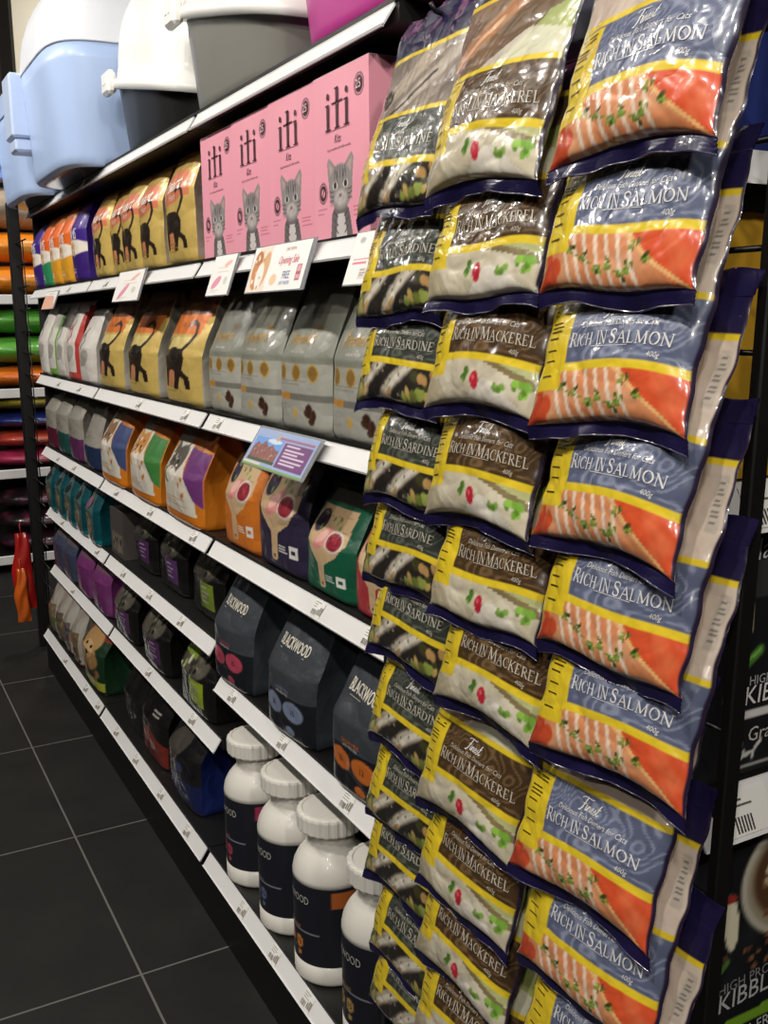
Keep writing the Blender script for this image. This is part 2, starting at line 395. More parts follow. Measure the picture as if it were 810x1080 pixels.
STRIP_LABEL = {}
def shelf(key, y0, y1, label, tickets, base=False, wear=''):
    """y0 nearer than y1; deck with a sloping white price channel along its front"""
    z0, n0 = (BASE_Z, BASE_N) if base else (LEV[key], 0.)
    root = empty('shelf_board', (-n0, (y0 + y1) / 2, z0))
    tag(root, label, 'shelf', 'shelves of the long display')
    L = Matrix.Translation(root.location).inverted()
    def put(mb, name, m, parent, cols=False):
        mb.v = [tuple(L @ Vector(p)) for p in mb.v]; return mb.build(name, m, parent, cols=cols)
    d = MB(); g = .01
    d.box(-n0 + DN + .001, DEPTH, y0 + .002, y1 - .002, z0 + .004, z0 + DZ + .003)
    d.box(-n0 + DN - .002, -n0 + DN + .004, y0 + .002, y1 - .002, z0 + DZ + .0005, z0 + DZ + .006)
    put(d, 'deck', BLACK, root)
    s = MB(); th = .0022; a, b = y0 + g, y1 - g
    prof = [(-n0, z0), (-n0 + DN, z0 + DZ), (-n0 + DN + th, z0 + DZ - .001), (-n0 + th, z0 - .001)]
    lip = [(-n0 - .0018, z0 + .0012), (-n0 - .0004, z0 - .0018), (-n0 + .003, z0 - .0015), (-n0 + .0016, z0 + .002)]
    lip2 = [(-n0 + DN - .0016, z0 + DZ - .0012), (-n0 + DN - .001, z0 + DZ + .002), (-n0 + DN + .002, z0 + DZ + .001), (-n0 + DN + .001, z0 + DZ - .001)]
    for pr in (prof, lip, lip2):
        vs = [(x, yy, z) for yy in (a, b) for x, z in pr]
        s.add(vs, [(0, 1, 5, 4), (1, 2, 6, 5), (2, 3, 7, 6), (3, 0, 4, 7), (0, 3, 2, 1), (4, 5, 6, 7)])
    st = put(s, 'price_channel', WHITE, root)
    for i, ty in enumerate(tickets):
        tm = MB(); ticket(tm, ty, 1, n0, z0, DN, DZ, .034, hash((key, i)) % 999 if False else i * 7 + int(ty * 100))
        put(tm, 'price_ticket', PAPER, st, True)
    return root
FAR, MID, NEAR = (SB, SF), (SA, SB), (SN, SA)
shelf('a', *FAR, 'top shelf with white edge under the light blue litter boxes', [])
shelf('a', *MID, 'top shelf with white edge under the black litter box', [])
shelf('a', *NEAR, 'top shelf with white edge under the grey and magenta litter boxes', [])
shelf('b', *FAR, 'black shelf with white price edge under the purple and orange bags', [3.05])
shelf('b', *MID, 'black shelf with white price edge under the row of five small gold bags', [2.6])
shelf('b', *NEAR, 'black shelf with white price edge under the pink cat food boxes', [])
shelf('c', *FAR, 'black shelf with white price edge under the white pouches', [3.3, 3.0])
shelf('c', *MID, 'black shelf with white price edge under the three large gold bags', [2.35, 2.0])
shelf('c', *NEAR, 'black shelf with white price edge under the grey-green bags', [1.80])
shelf('d', *FAR, 'black shelf with white price edge under the grey bags with coloured bottoms', [3.4, 3.15])
shelf('d', *MID, 'black shelf with white price edge under the orange cat photo bags', [2.62, 2.3, 1.98])
shelf('d', *NEAR, 'black shelf with white price edge under the chopping board bags', [1.37, 1.2])
shelf('e', *FAR, 'black shelf with white price edge under the teal bags', [3.4, 2.9])
shelf('e', *MID, 'black shelf with white price edge under the dark bags with purple and green labels', [2.6, 2.35, 2.1])
shelf('g', *NEAR, 'black shelf with white price edge under the charcoal bags', [1.78, 1.53, 1.28])
shelf('f', *FAR, 'black shelf with white price edge under the magenta and slate bags', [3.3])
shelf('f', *MID, 'black shelf with white price edge under the low dark cat bags', [2.4, 2.05])
shelf('', *FAR, 'lowest shelf with white price edge under the crumpled white pouches and photo bag', [3.3, 3.0, 2.84], True)
shelf('', *MID, 'lowest shelf with white price edge under the blue and red based bags', [2.62, 2.42, 2.2, 2.0], True)
shelf('', *NEAR, 'lowest shelf with white price edge under the white tubs', [1.66, 1.5, 1.36], True)

frame = tag(empty('shelving_frame', (.4, 2.4, 0)), 'black steel frame and back panels carrying all the shelves of the long display', 'shelving')
L = Matrix.Translation((-.4, -2.4, 0))
def fpart(mb, name, m):
    mb.v = [tuple(L @ Vector(p)) for p in mb.v]; return mb.build(name, m, frame)
for y0, y1 in (NEAR, MID, FAR):
    b = MB(); b.box(.374, .386, y0 + .01, y1 - .01, .1, 1.66)
    fpart(b, 'back_panel', BLACK)
b = MB(); b.box(.03, .372, SF + .004, SF + .012, .12, 1.62); fpart(b, 'end_panel', BLACK)
for y in (SN, SA, SB, SF):
    b = MB(); b.box(.386, .43, y - .02, y + .02, 0, 1.7); b.box(.386, .392, y - .03, y + .03, 0, .02)
    fpart(b, 'upright', BLACK)
b = MB(); b.box(-BASE_N + .01, .42, SN, SF, 0, .118)
fpart(b, 'kick_plinth', mat('kick plinth', '0c0c0c', rough=.5))

# ------------------------------------------------------------------ hanging fish pouches
PW, PH = .172, .205
YEL, NAVY, BEIGE = 'dcc02c', '1b163a', 'c6b4a2'
def fish_design(kind, seed):
    def f(cv):
        H = PH; y = lambda m: m / H
        if kind == 'salmon':
            cv.rect(0, 1, 0, y(.04), 'd68a5c'); cv.put(cv.nz(3, 5) * (cv.Y < y(.04)), 'e2b08a', .8)
            cv.poly([(0, 0), (.16, 0), (.12, y(.022)), (0, y(.03))], 'b8442a'); cv.spots(7, 0, .16, 0, y(.025), y(.006), ['c9502f', 'a63a24'], 4)
            for k in range(7):
                x = .2 + k * .072; cv.line([(x, y(.042)), (x + .035, y(.018)), (x + .075, 0)], y(.004), 'ecdac6', .9)
            cv.poly([(.62, y(.042)), (1, y(.042)), (1, 0), (.93, 0), (.8, y(.016))], 'd2532f'); cv.put(cv.nz(4, 9) * (cv.Y < y(.04)) * (cv.X > .72), 'e88a5c', .8); cv.put((cv.nz(7, 3) - .3) * (cv.Y < y(.038)) * (cv.X > .7), 'b83a22', .5)
            cv.line([(.6, y(.04)), (.78, y(.018)), (.97, 0)], y(.0032), 'e8b878')
            for cx, cy in ((.2, .03), (.27, .026), (.36, .022), (.46, .014), (.52, .018), (.62, .01), (.66, .016), (.75, .021), (.68, .03)):
                cv.spots(5, cx - .025, cx + .025, y(cy - .003), y(cy + .003), y(.0024), ['56702c', '7d9a3e', '33451c'], int(cx * 100), .6)
            cv.line([(.17, y(.03)), (.4, y(.017)), (.66, y(.01))], y(.0012), '6f8a3a')
            pan, sw, up = '596078', '9096aa', ('c3b2a2', 'd2c2b2')
        elif kind == 'mackerel':
            cv.rect(0, 1, 0, y(.04), 'c6bca2'); cv.put(cv.nz(2.4, 5) * (cv.Y < y(.04)), 'ddd5c0', .8)
            cv.poly([(.0, 0), (.3, 0), (.2, y(.02)), (0, y(.03))], 'a89a7a', .55); cv.poly([(.55, y(.04)), (1, y(.022)), (1, y(.03)), (.7, y(.04))], '6e5d38', .8)
            cv.poly([(.68, y(.04)), (1, y(.04)), (1, y(.031)), (.85, y(.034))], 'a9b070', .7); cv.poly([(.45, 0), (.62, y(.024)), (.74, y(.02)), (.95, 0)], 'e4ddd0', .8)
            cv.spots(8, .86, .95, y(.016), y(.029), y(.0036), ['78a63e', '8fbb4c', '5d8432'], 3); cv.spots(5, .72, .79, y(.014), y(.019), y(.003), ['83a84d', '6a913c'], 8)
            cv.spots(6, .43, .48, y(.02), y(.029), y(.0034), ['6f983c', '4d752c'], 2); cv.ell(.545, y(.02), .036, y(.0085), 'b8283a'); cv.ell(.535, y(.022), .012, y(.003), 'd8606a')
            cv.spots(4, .12, .18, y(.028), y(.036), y(.004), ['79a648'], 5)
            pan, sw, up = '453320', '7c6242', ('6f5a44', '8a6a4a')
        else:
            cv.rect(0, 1, 0, y(.04), '2b2723')
            for x0, c1, c2 in ((.1, 'a89c88', 'cfc8b6'), (.42, 'b5ab98', 'd8d2c2')):
                cv.line([(x0, y(-.002)), (x0 + .13, y(.02)), (x0 + .32, y(.042))], y(.017), c1); cv.line([(x0 + .05, y(.004)), (x0 + .18, y(.024)), (x0 + .33, y(.042))], y(.007), c2)
                cv.line([(x0 - .02, y(-.004)), (x0 + .12, y(.012))], y(.005), 'c08a4a', .7)
            cv.spots(22, .15, .8, 0, y(.04), y(.0022), ['5c564a', '46413a', '8b8272'], 6, .7)
            cv.spots(11, 0, .13, y(.0), y(.026), y(.0075), ['7d8040', '565a2a', 'b3a56a', '8f9354'], 4)
            cv.spots(7, .7, .98, 0, y(.014), y(.006), ['8f9a4a', '6c7436', 'b59a58'], 9); cv.spots(6, .75, .98, y(.02), y(.036), y(.005), ['3d3d22', 'b08a55'], 12)
            pan, sw, up = '363933', '646a5e', ('8a7d70', '5a4f46')
        cv.rect(0, 1, y(.0445), y(.095), pan)
        sv = Cv(cv.X, cv.Y, cv.asp, pan); sv.swirl(sw, .75, 3, 30)
        mk_ = ((cv.Y > y(.0445)) & (cv.Y < y(.095)))[..., None]; cv.c = np.where(mk_, sv.c, cv.c)
        cv.rect(0, 1, y(.1), y(.172), up[0]); cv.put(cv.nz(2., 8) * ((cv.Y > y(.1)) & (cv.Y < y(.172))), up[1], .8)
        if kind == 'mackerel':
            cv.line([(.0, y(.112)), (.3, y(.14)), (.6, y(.172))], y(.022), 'b9825a', .85); cv.line([(.05, y(.112)), (.4, y(.15))], y(.006), 'e0b890', .9)
            cv.poly([(.55, y(.1)), (1, y(.1)), (1, y(.15)), (.8, y(.14))], 'a6b86a', .8); cv.poly([(.36, y(.1)), (.7, y(.13)), (1, y(.12)), (1, y(.1))], 'd8d3c2', .8); cv.poly([(.6, y(.172)), (1, y(.172)), (1, y(.15)), (.85, y(.15))], '54402e', .9)
        if kind == 'sardine':
            cv.line([(.0, y(.11)), (.35, y(.14)), (.6, y(.17))], y(.026), 'b0a18e', .85); cv.ell(.15, y(.125), .08, y(.014), '4a3b33'); cv.line([(.4, y(.108)), (.8, y(.15)), (1, y(.165))], y(.02), 'c2b7a8', .8); cv.line([(.3, y(.1)), (.7, y(.14))], y(.005), '3a322c', .8)
        if kind == 'salmon':
            cv.rect(.92, .97, y(.12), y(.165), 'b3aa9e', .7); cv.fine(.925, .965, y(.125), y(.16), 8, '5f5a55', .8)
        cv.rect(0, 1, y(.095), y(.1), YEL); cv.rect(0, 1, y(.039), y(.0445), YEL); cv.rect(0, 1, y(.172), y(.177), YEL); cv.rect(0, 1, y(.177), 1, NAVY)
        yl = cv.X - .02 * (cv.Y - y(.06)) / y(.06) * .6
        cv.put(((yl > .03) & (yl < .255) & (cv.Y > y(.0255)) & (cv.Y < y(.093))).astype(float), YEL)
        cv.put((cv.X < .012).astype(float), NAVY); cv.put((cv.X > .988).astype(float), '2a2036')
        return cv
    return f
def fish_ink(kind):
    k = Ink(); word = {'salmon': 'Rich In Salmon', 'mackerel': 'Rich In Mackerel', 'sardine': 'Rich In Sardine'}[kind]
    col = 'd9d7d4' if kind == 'salmon' else 'bdb6a8'
    def row(xx, yy, L, n):
        q = random.Random(n)
        for j in range(n): k.stroke([(xx, yy - j * .0034), (xx + L * (.55 + .45 * q.random()), yy - j * .0034)], .0013, '4a4010')
    for yy, n in ((.0895, 2), (.079, 3), (.0665, 1), (.0565, 1), (.048, 1), (.036, 1)):
        row(.015, yy, .023, n)
    words = word.split(' ')
    k.serif('Rich', .047, .0575, .0094, col, .0285)
    k.serif('in', .0795, .0575, .0104, col, .0115, 1.)
    w = words[2]; k.serif(w, .094, .0575, .0094, col, {'Salmon': .062, 'Mackerel': .069, 'Sardine': .065}[w])
    k.stroke([(.075, .0562), (.115, .0562)], .0005, col)
    k.text('Delicious Fish Dinners for Cats', .1, .0722, .0048, col, .5, .25, 0, .92)
    k.script(.083, .0795, .0118, 'e2e0dc', 1.0)
    k.text('400g', .142, .0485, .0042, col, .5, .2)
    return k
def make_pouch(kind, seed, back_only=False):
    nu, nv = (96, 120)
    Tf, Tb = .0185, .019
    g = lambda v: (np.sin(math.pi * np.clip(v, 0, 1) ** .6)) ** .62 * (1 - .62 * np.clip((v - .36) / .4, 0, 1))
    eu = lambda u: np.clip(1 - np.abs(u) ** 3.6, 0, 1) ** .6
    def edge(v): return PW / 2 * (1 - .035 * g(v)) + .0012 * np.sin(v * 17 + seed) + .0008 * np.sin(v * 41 + seed * 2)
    def zz(u, v): return v * PH - .005 * (1 - v) ** 3 * (np.abs(u) ** 4) + .003 * (1 - v) ** 2 * np.sin(u * 3 + seed)
    def F(u, v):
        c = creases(u * PW / 2, v * PH, seed, 62) * .0042 + creases(u * PW / 2, v * PH, seed + 9, 130) * .0012
        y = -Tf * g(v) * eu(u) * (1 + .12 * np.sin(u * 2.2 + seed)) + c * (eu(u) ** .5)
        return np.stack([edge(v) * u, y, zz(u, v)], -1)
    us = np.linspace(-1, 1, nu + 1); us = np.sign(us) * (1 - (1 - abs(us)) ** 1.12); vs = np.linspace(0, 1, nv + 1)
    U, V = np.meshgrid(us, vs); P = F(U, V)
    cv = fish_design(kind, seed)(Cv((U + 1) / 2, V, PW / PH, 'ffffff'))
    verts = P.reshape(-1, 3).tolist(); cols = cv.c.reshape(-1, 3).tolist(); n1 = nu + 1
    faces = [(j * n1 + i, j * n1 + i + 1, j * n1 + n1 + i + 1, j * n1 + n1 + i) for j in range(nv) for i in range(nu)]
    ink = fish_ink(kind); p = np.array(ink.v)
    q = F(np.clip(p[:, 0] / (PW / 2) - 1, -.99, .99), p[:, 1] / PH); q[:, 1] -= .0007
    k = len(verts); verts += q.tolist(); cols += [C3(c) for c in ink.c]; faces += [tuple(i + k for i in f) for f in ink.f]
    parts = [('printed_front', verts, faces, cols)]
    # plain back panel
    ub = np.linspace(1, -1, 25); vb = vs[::5]; U, V = np.meshgrid(ub, vb)
    y = Tb * g(V) * eu(U) * (1 + .1 * np.sin(U * 3 + seed)) + creases(U * .09, V * PH, seed + 3, 60) * .003 * eu(U) ** .5
    P = np.stack([edge(V) * U, y, zz(U, V)], -1)
    cb = Cv((1 - U) / 2, V, PW / PH, BEIGE); cb.rect(0, 1, .86, 1, NAVY); cb.rect(0, 1, .84, .865, YEL); cb.rect(.05, .1, .25, .5, 'e2dccb'); cb.fine(.05, .1, .25, .38, 10, '444444')
    n2 = 25
    parts.append(('plain_back', P.reshape(-1, 3).tolist(), [(j * n2 + i, j * n2 + i + 1, j * n2 + n2 + i + 1, j * n2 + n2 + i) for j in range(len(vb) - 1) for i in range(n2 - 1)], cb.c.reshape(-1, 3).tolist()))
    # crimped end seals
    def seal(name, v, dirz, L, bend):
        n = 41; m = 9; vt = []; ft = []
        for sd in (0, 1):
            for j in range(m):
                qq = j / (m - 1)
                for i in range(n):
                    u = -1 + 2 * i / (n - 1); e = F(np.array(u * .999), np.array(v))
                    rip = .0007 * math.sin(j * math.pi) + (.0006 if j % 2 else -.0004)
                    wave = .0035 * math.sin(u * 4.2 + seed * 1.7) * qq + .0016 * math.sin(u * 13 + seed) * qq
                    yy = rip + wave + bend * qq ** 1.3 + (.0005 if sd else -.0005)
                    vt.append((float(e[0]) * (1 + .012 * qq), yy, float(e[2]) + dirz * L * qq * (1 - .08 * math.sin(u * 5 + seed))))
        o = m * n
        for j in range(m - 1):
            for i in range(n - 1):
                b = j * n + i
                A, B = (b, b + 1, b + n + 1, b + n), (o + b, o + b + n, o + b + n + 1, o + b + 1)
                if dirz < 0: A, B = A[::-1], B[::-1]
                ft += [A, B]
        for i in range(n - 1): ft.append(((m - 1) * n + i, (m - 1) * n + i + 1, o + (m - 1) * n + i + 1, o + (m - 1) * n + i))
        parts.append((name, vt, ft, [C3(NAVY)] * len(vt)))
    seal('bottom_seal', 0., -1, .0115, .003 if seed % 2 else .006)
    seal('top_seal', 1., 1, .02, .004)
    return parts
PROTO = {}
def pouch(kind, var, s, n, z, label, group, tilt=17., yaw=0., roll=0., turned=False):
    if (kind, var) in PROTO: root = copy_thing(PROTO[kind, var]); root.name = 'cat_food_pouch'
    else:
        root = empty('cat_food_pouch')
        for pn, v, f, c in make_pouch(kind, var * 3 + {'salmon': 1, 'mackerel': 2, 'sardine': 3}[kind]): mk(pn, v, f, FILM, root, c, True)
        PROTO[kind, var] = root
    M = Matrix.Rotation(R(-90 + yaw + (180 if turned else 0)), 4, 'Z') @ Matrix.Rotation(R(tilt if turned else -tilt), 4, 'X') @ Matrix.Rotation(R(roll), 4, 'Y')
    root.rotation_euler = M.to_euler(); root.location = (-n, s, z)
    return tag(root, label, 'cat food', group)
ORD = ['topmost', 'second from top', 'third from top', 'fourth from top', 'fifth from top', 'sixth from top', 'seventh from top', 'eighth from top', 'ninth from top', 'tenth from top', 'lowest']
S_ROWS = [(.582, 1.364), (.594, 1.263), (.599, 1.160), (.598, 1.061), (.588, .967), (.585, .876), (.614, .743), (.604, .650), (.600, .552)]
M_ROWS = [(.774, 1.362), (.772, 1.262), (.773, 1.161), (.777, 1.053), (.765, .954), (.756, .861), (.793, .729), (.796, .630), (.800, .538), (.797, .445)]
D_ROWS = [(.974, 1.361), (.970, 1.249), (.975, 1.151), (.963, 1.040), (.970, .941), (.957, .852), (.957, .736), (.966, .630), (.970, .545), (.960, .440), (.961, .362)]
jr = random.Random(3)
for i, (s, z) in enumerate(S_ROWS):
    w = 'lowest' if i == len(S_ROWS) - 1 else ORD[i]
    pouch('salmon', i % 3, s, .09, z, 'slate blue and orange salmon pouch, %s at the front of its column' % w, 'salmon pouches hanging on the wire grid', 17, jr.uniform(-1, 5), jr.uniform(-1.5, 1.5))
for i, (s, z) in enumerate(M_ROWS):
    w = 'lowest' if i == len(M_ROWS) - 1 else ORD[i]
    pouch('mackerel', i % 3, s, .09, z, 'brown mackerel pouch with cream wrap picture, %s in its column' % w, 'mackerel pouches hanging on the wire grid', 17, jr.uniform(-1, 4), jr.uniform(-1.5, 1.5))
for i, (s, z) in enumerate(D_ROWS):
    w = 'lowest' if i == len(D_ROWS) - 1 else ORD[i]
    pouch('sardine', i % 3, s, .065, z, 'dark grey sardine pouch with fish picture, %s in its column' % w, 'sardine pouches hanging on the wire grid', 17, jr.uniform(-1, 3), jr.uniform(-1.5, 1.5))

# wire grid with its hooks, standing across the end of the display
def grid_frame(label, y_post, y_end, z_top, wires, hooks, lean=0.):
    g = tag(empty('grid_panel', (.0, y_post, 0)), label, 'wire grid')
    L = Matrix.Translation((0, -y_post, 0))
    def put(mb, nm, m): mb.v = [tuple(L @ Vector(p)) for p in mb.v]; return mb.build(nm, m, g, True if nm != 'post' else False)
    for yy, zt in ((y_post, z_top), (y_end, z_top - .16))[:2 if hooks else 1]:
        b = MB(); (b.box(-.012, .005, yy - .0055, yy + .0055, .0, zt, bev=.0015) if hooks else b.box(-.012, .028, yy - .018, yy + .018, 0, zt, bev=.003)); b.v = [(x, y + lean * (1.265 - z), z) for x, y, z in b.v]; o = put(b, 'post', BLACK)
    b = MB(); lo, hi = min(y_post, y_end), max(y_post, y_end)
    for z in wires: b.tube([(.008, lo + lean * (1.265 - z), z), (.008, hi, z)], .0027, 6)
    k = lo + .09
    while k < hi - .03: b.tube([(.0125, k, wires[0]), (.0125, k, wires[-1])], .0022, 6); k += .2
    put(b, 'wire_mesh', WIRE)
    for s, z, n in hooks:
        b = MB(); b.tube([(.006, s, z), (-n, s, z + .004), (-n - .006, s, z + .012)], .0026, 6); b.box(.002, .006, s - .01, s + .01, z - .015, z + .01); put(b, 'hook', WIRE)
    return g
gz = [.2 + .078 * k for k in range(18)]
grid_frame('black wire grid with posts and hooks carrying the fish pouches', .5185, 1.085, 1.66, gz,
           [(s, z + .2, .03) for s, z in S_ROWS + M_ROWS] + [(s, z + .2, .012) for s, z in D_ROWS], .031)
grid_frame('black wire grid with slim post at the far end of the long display', 3.92, 3.69, 1.67, gz, [])

# ------------------------------------------------------------------ bags on the shelves
GOLD, GOLDD, CATB = 'cfb263', '9c7f3c', '2e241f'
def cat_shape(cv, x, y, k, big=False):
    """dark walking cat seen from behind, tail up, salmon belly"""
    W = 2.25; P = lambda pts: [(x + a * k * W, y + b * k) for a, b in pts]
    a = cv.asp
    cv.poly(P([(-.2, -.03), (.05, .02), (.02, -.33), (-.14, -.3)]), 'd98f62')
    cv.poly(P([(-.24, .02), (-.2, .16), (-.02, .22), (.13, .2), (.2, .08), (.16, -.08), (.26, -.16), (.27, -.32), (.2, -.32), (.19, -.2), (.06, -.12), (-.02, -.08), (-.1, -.1), (-.14, -.32), (-.2, -.32), (-.19, -.1)]), CATB)
    cv.poly(P([(.02, -.08), (.12, -.16), (.06, -.34), (-.02, -.34), (.02, -.2)]), CATB)
    cv.ell(x - .22 * k * W, y + .2 * k, .12 * k, .085 * k, CATB); cv.poly(P([(-.3, .24), (-.31, .36), (-.23, .28)]), CATB); cv.poly(P([(-.2, .28), (-.15, .35), (-.14, .22)]), CATB)
    cv.poly(P([(-.26, .16), (-.12, .2), (-.16, .05), (-.24, .05)]), CATB)
    cv.line(P([(.12, .16), (.2, .26), (.25, .38), (.24, .5), (.18, .55), (.12, .5)]), .06 * k, CATB)
def d_gold_small(cv):
    cv.put(cv.nz(2, 2), 'd3b468', .35)
    cv.ell(.5, .69, .48, .15, 'd9805e', .1); cv.poly([(.04, .58), (.96, .6), (.96, .7), (.04, .68)], 'd9805e')
    cv.rect(0, 1, .84, 1, 'a98a48', .6)
    cat_shape(cv, .5, .34, .62)
    cv.fine(.3, .62, .1, .2, 3, GOLDD, .8, 2)
def i_gold_small(w, h):
    k = Ink(); k.text('Smart', w * .5, h * .645, h * .13, 'fbf2e4', .5, .25, .1, 1.0); k.text('Smart', w * .508, h * .645, h * .13, 'fbf2e4', .5, .25, .1, 1.0); k.text('Heart', w * .55, h * .57, h * .06, 'f3ddc8', .5, .25, .08, .8); return k
def d_gold_large(cv):
    cv.put(cv.nz(2, 4), 'd3b568', .4)
    cv.poly([(0, .77), (1, .76), (1, 1), (0, 1)], '5a3322'); cv.rect(0, 1, .93, 1, '8a6a3a')
    cv.poly([(.05, .62), (.9, .62), (.96, .78), (.1, .78)], 'd8762f')
    cv.poly([(.1, .58), (.8, .6), (.7, .5), (.3, .44)], 'e8d58c', .8)
    cat_shape(cv, .46, .36, .66)
    cv.fine(.15, .5, .1, .17, 2, GOLDD, .8, 2)
def i_gold_large(w, h):
    k = Ink(); k.text('Smart', w * .5, h * .81, h * .115, 'a8794c', .5, .25, .03, .85); k.text('Tuna', w * .5, h * .68, h * .04, 'b4541c', .5, .1); return k
def gold_side(cv):
    cv.rect(0, 1, 0, .05, GOLD); cv.rect(0, 1, .82, 1, GOLDD); cv.fine(.08, .92, .08, .76, 26, '9d948c', .55, 5, .5)
def gold_side2(cv):
    cv.rect(0, .16, 0, 1, 'd0cbbd'); cv.rect(.16, 1, .86, 1, '7a5c34')
    for k in range(5): cv.ell(.1, .2 + k * .14, .03, .008, '55504a')
    cv.fine(.24, .9, .25, .8, 18, '8d8a82', .5, 7, .5)
def d_iams(base, low, mid=None):
    def f(cv):
        cv.rect(0, 1, .0, .42, low); cv.ell(.5, .44, .62, .1, 'e9dfd2'); cv.rect(0, 1, .38, .46, 'ece3d6')
        cv.spots(10, .2, .8, .36, .47, .05, ['c99b62', 'd9b27c', 'a97a45'], 5, .7)
        cv.rect(0, 1, .86, 1, 'c08c5e' if mid else base, .7)
        cv.fine(.2, .6, .1, .18, 2, 'efe9ff', .7, 3)
    return f
def i_iams(w, h):
    return Ink().text('IAMS', w * .5, h * .54, h * .14, 'f4f1ee', .5, 0, .02, .8)
def d_premium(cv):
    cv.rect(0, 1, 0, .46, 'a8a79c'); cv.put(cv.nz(1.5, 3), '8f9082', .25); cv.rect(0, 1, .78, 1, '5b5a50', .55)
    for x in (.2, .5, .8): cv.ell(x, .40, .075, .05, '8a6a33'); cv.ring(x, .40, .08, .054, .12, 'b99a55')
    cv.rect(.03, .36, .22, .265, 'c58a35'); cv.rect(.36, 1, .22, .265, '77766d')
    cv.spots(9, .66, .8, .08, .17, .028, ['3c2519', '4d3223'], 4); cv.ell(.45, .13, .05, .035, 'c9a353'); cv.fine(.05, .7, .3, .35, 2, '85847a', .6, 9)
    cv.fine(.08, .36, .08, .19, 4, '8b8a80', .5, 4)
def i_premium(w, h):
    k = Ink(); k.text('Premium', w * .48, h * .585, h * .085, 'c79a45', .5, .35, .06, .86); k.text('Gold', w * .72, h * .68, h * .04, 'c08a35', .5, .2, .05)
    k.text('adult cat recipe', w * .5, h * .53, h * .022, 'd8d6cc', .5); return k
def d_white(tint, edge):
    def f(cv):
        cv.put(cv.nz(1.4, 6), 'cfcac2', .5); cv.rect(0, 1, .0, .12, edge, .9)
        cv.line([(.2, .5), (.3, .66), (.5, .72), (.62, .6), (.45, .5), (.35, .62), (.6, .78)], .03, tint); cv.rect(.9, 1, .1, .9, edge)
        cv.ell(.55, .36, .3, .1, '9a948c', .3, .7); cv.fine(.2, .7, .2, .27, 3, '8a857e', .6, 5)
    return f
def d_greybag(low):
    def f(cv):
        cv.put(cv.nz(1.2, 7), 'aaa59d', .45); cv.poly([(.2, 0), (1, 0), (1, .38), (.45, .42), (.2, .3)], low); cv.put(cv.nz(3, 4) * (cv.Y < .36) * (cv.X > .3), '2b2530', .35)
        cv.fine(.3, .75, .5, .62, 3, '5f5a55', .8, 2); cv.rect(0, 1, .86, 1, '6f6a62', .5)
    return f
def d_catphoto(wedge, fur, seed):
    def f(cv):
        cv.rect(0, 1, .8, 1, 'a8602a'); cv.rect(0, .5, .8, 1, '8f8a80')
        cv.poly([(.02, .13), (.92, .13), (.9, .3), (.62, .6), (.6, .82), (.2, .82), (.04, .6)], 'd9d2c2'); cv.put(cv.nz(2, seed) * (cv.Y > .13) * (cv.X < .8), 'c3b9a6', .3)
        cv.poly([(.6, .8), (1, .76), (1, .22), (.88, .3), (.66, .58)], wedge)
        cv.ell(.36, .6, .24, .16, fur, .5); cv.poly([(.16, .68), (.2, .84), (.34, .74)], fur); cv.poly([(.4, .74), (.52, .84), (.56, .68)], fur)
        cv.spots(22, .16, .55, .48, .72, .03, [fur, 'efe6d4', '6e5030'], seed, .5); cv.ell(.36, .5, .16, .08, 'efe8da', 0, .9); cv.ell(.29, .63, .03, .02, '2a2018'); cv.ell(.45, .63, .03, .02, '2a2018'); cv.ell(.37, .56, .03, .014, 'b4705c')
        cv.spots(4, .6, .72, .3, .55, .03, ['c97a3c'], 3); cv.fine(.1, .8, .17, .28, 3, 'b0764a', .55, seed)
        cv.rect(0, 1, 0, .11, 'cf7518')
    return f
def d_board(base, cx=.5, top='444038', half=False):
    def f(cv):
        cv.put(cv.nz(1.5, 3), '000000', .08)
        W, Wd = 'cdae86', 'b8956a'
        cv.poly([(cx - .36, .84), (cx + .36, .84), (cx + .4, .56), (cx + .26, .42), (cx + .06, .33), (cx + .05, .12), (cx + .02, .09), (cx - .06, .1), (cx - .08, .13), (cx - .07, .32), (cx - .28, .45), (cx - .4, .58)], W)
        cv.line([(cx - .34, .6), (cx + .34, .66)], .008, Wd); cv.line([(cx - .3, .74), (cx + .3, .78)], .006, Wd); cv.ell(cx - .01, .135, .025, .014, '6b4f34')
        cv.ell(cx - .22, .7, .13, .1, '2f2a33', .3); cv.spots(16, cx - .32, cx - .13, .62, .78, .018, ['39406b', '55202f', '7a8c4e', '232a4a'], 4)
        cv.ell(cx - .02, .56, .17, .08, 'd98f88', .5); cv.ell(cx - .05, .58, .1, .05, 'ecb6ab', .5); cv.spots(5, cx, cx + .22, .66, .76, .02, ['6f8a45', '8aa35a'], 7)
        cv.ell(cx + .2, .56, .15, .1, 'ddd2c4'); cv.ell(cx + .2, .56, .125, .08, '8f2433'); cv.spots(12, cx + .1, cx + .3, .5, .62, .014, ['b83a48', '6e1626'], 9)
        cv.rect(0, 1, .87, 1, top, .9)
        cv.rect(.78, .9, .16, .26, 'e9e6e0'); cv.rect(.81, .87, .19, .23, base); cv.fine(.58, .76, .17, .24, 3, 'e0dcd8', .9, 3)
    return f
def d_teal(cv):
    cv.put(cv.nz(1.3, 3), '0c3b42', .5); cv.poly([(.12, .1), (.8, .1), (.86, .6), (.6, .9), (.3, .9), (.1, .6)], '5c6a62', .8)
    cv.ell(.45, .36, .28, .2, '8c7f68', .2); cv.spots(9, .25, .7, .2, .55, .05, ['a38f6c', '6b6252', '4c5a5c'], 5); cv.ell(.48, .72, .2, .09, '1d2a30'); cv.rect(0, 1, 0, .1, '127078')
def d_tealp(cv):
    d_teal(cv); cv.ell(.4, .72, .2, .1, '9a6a80')
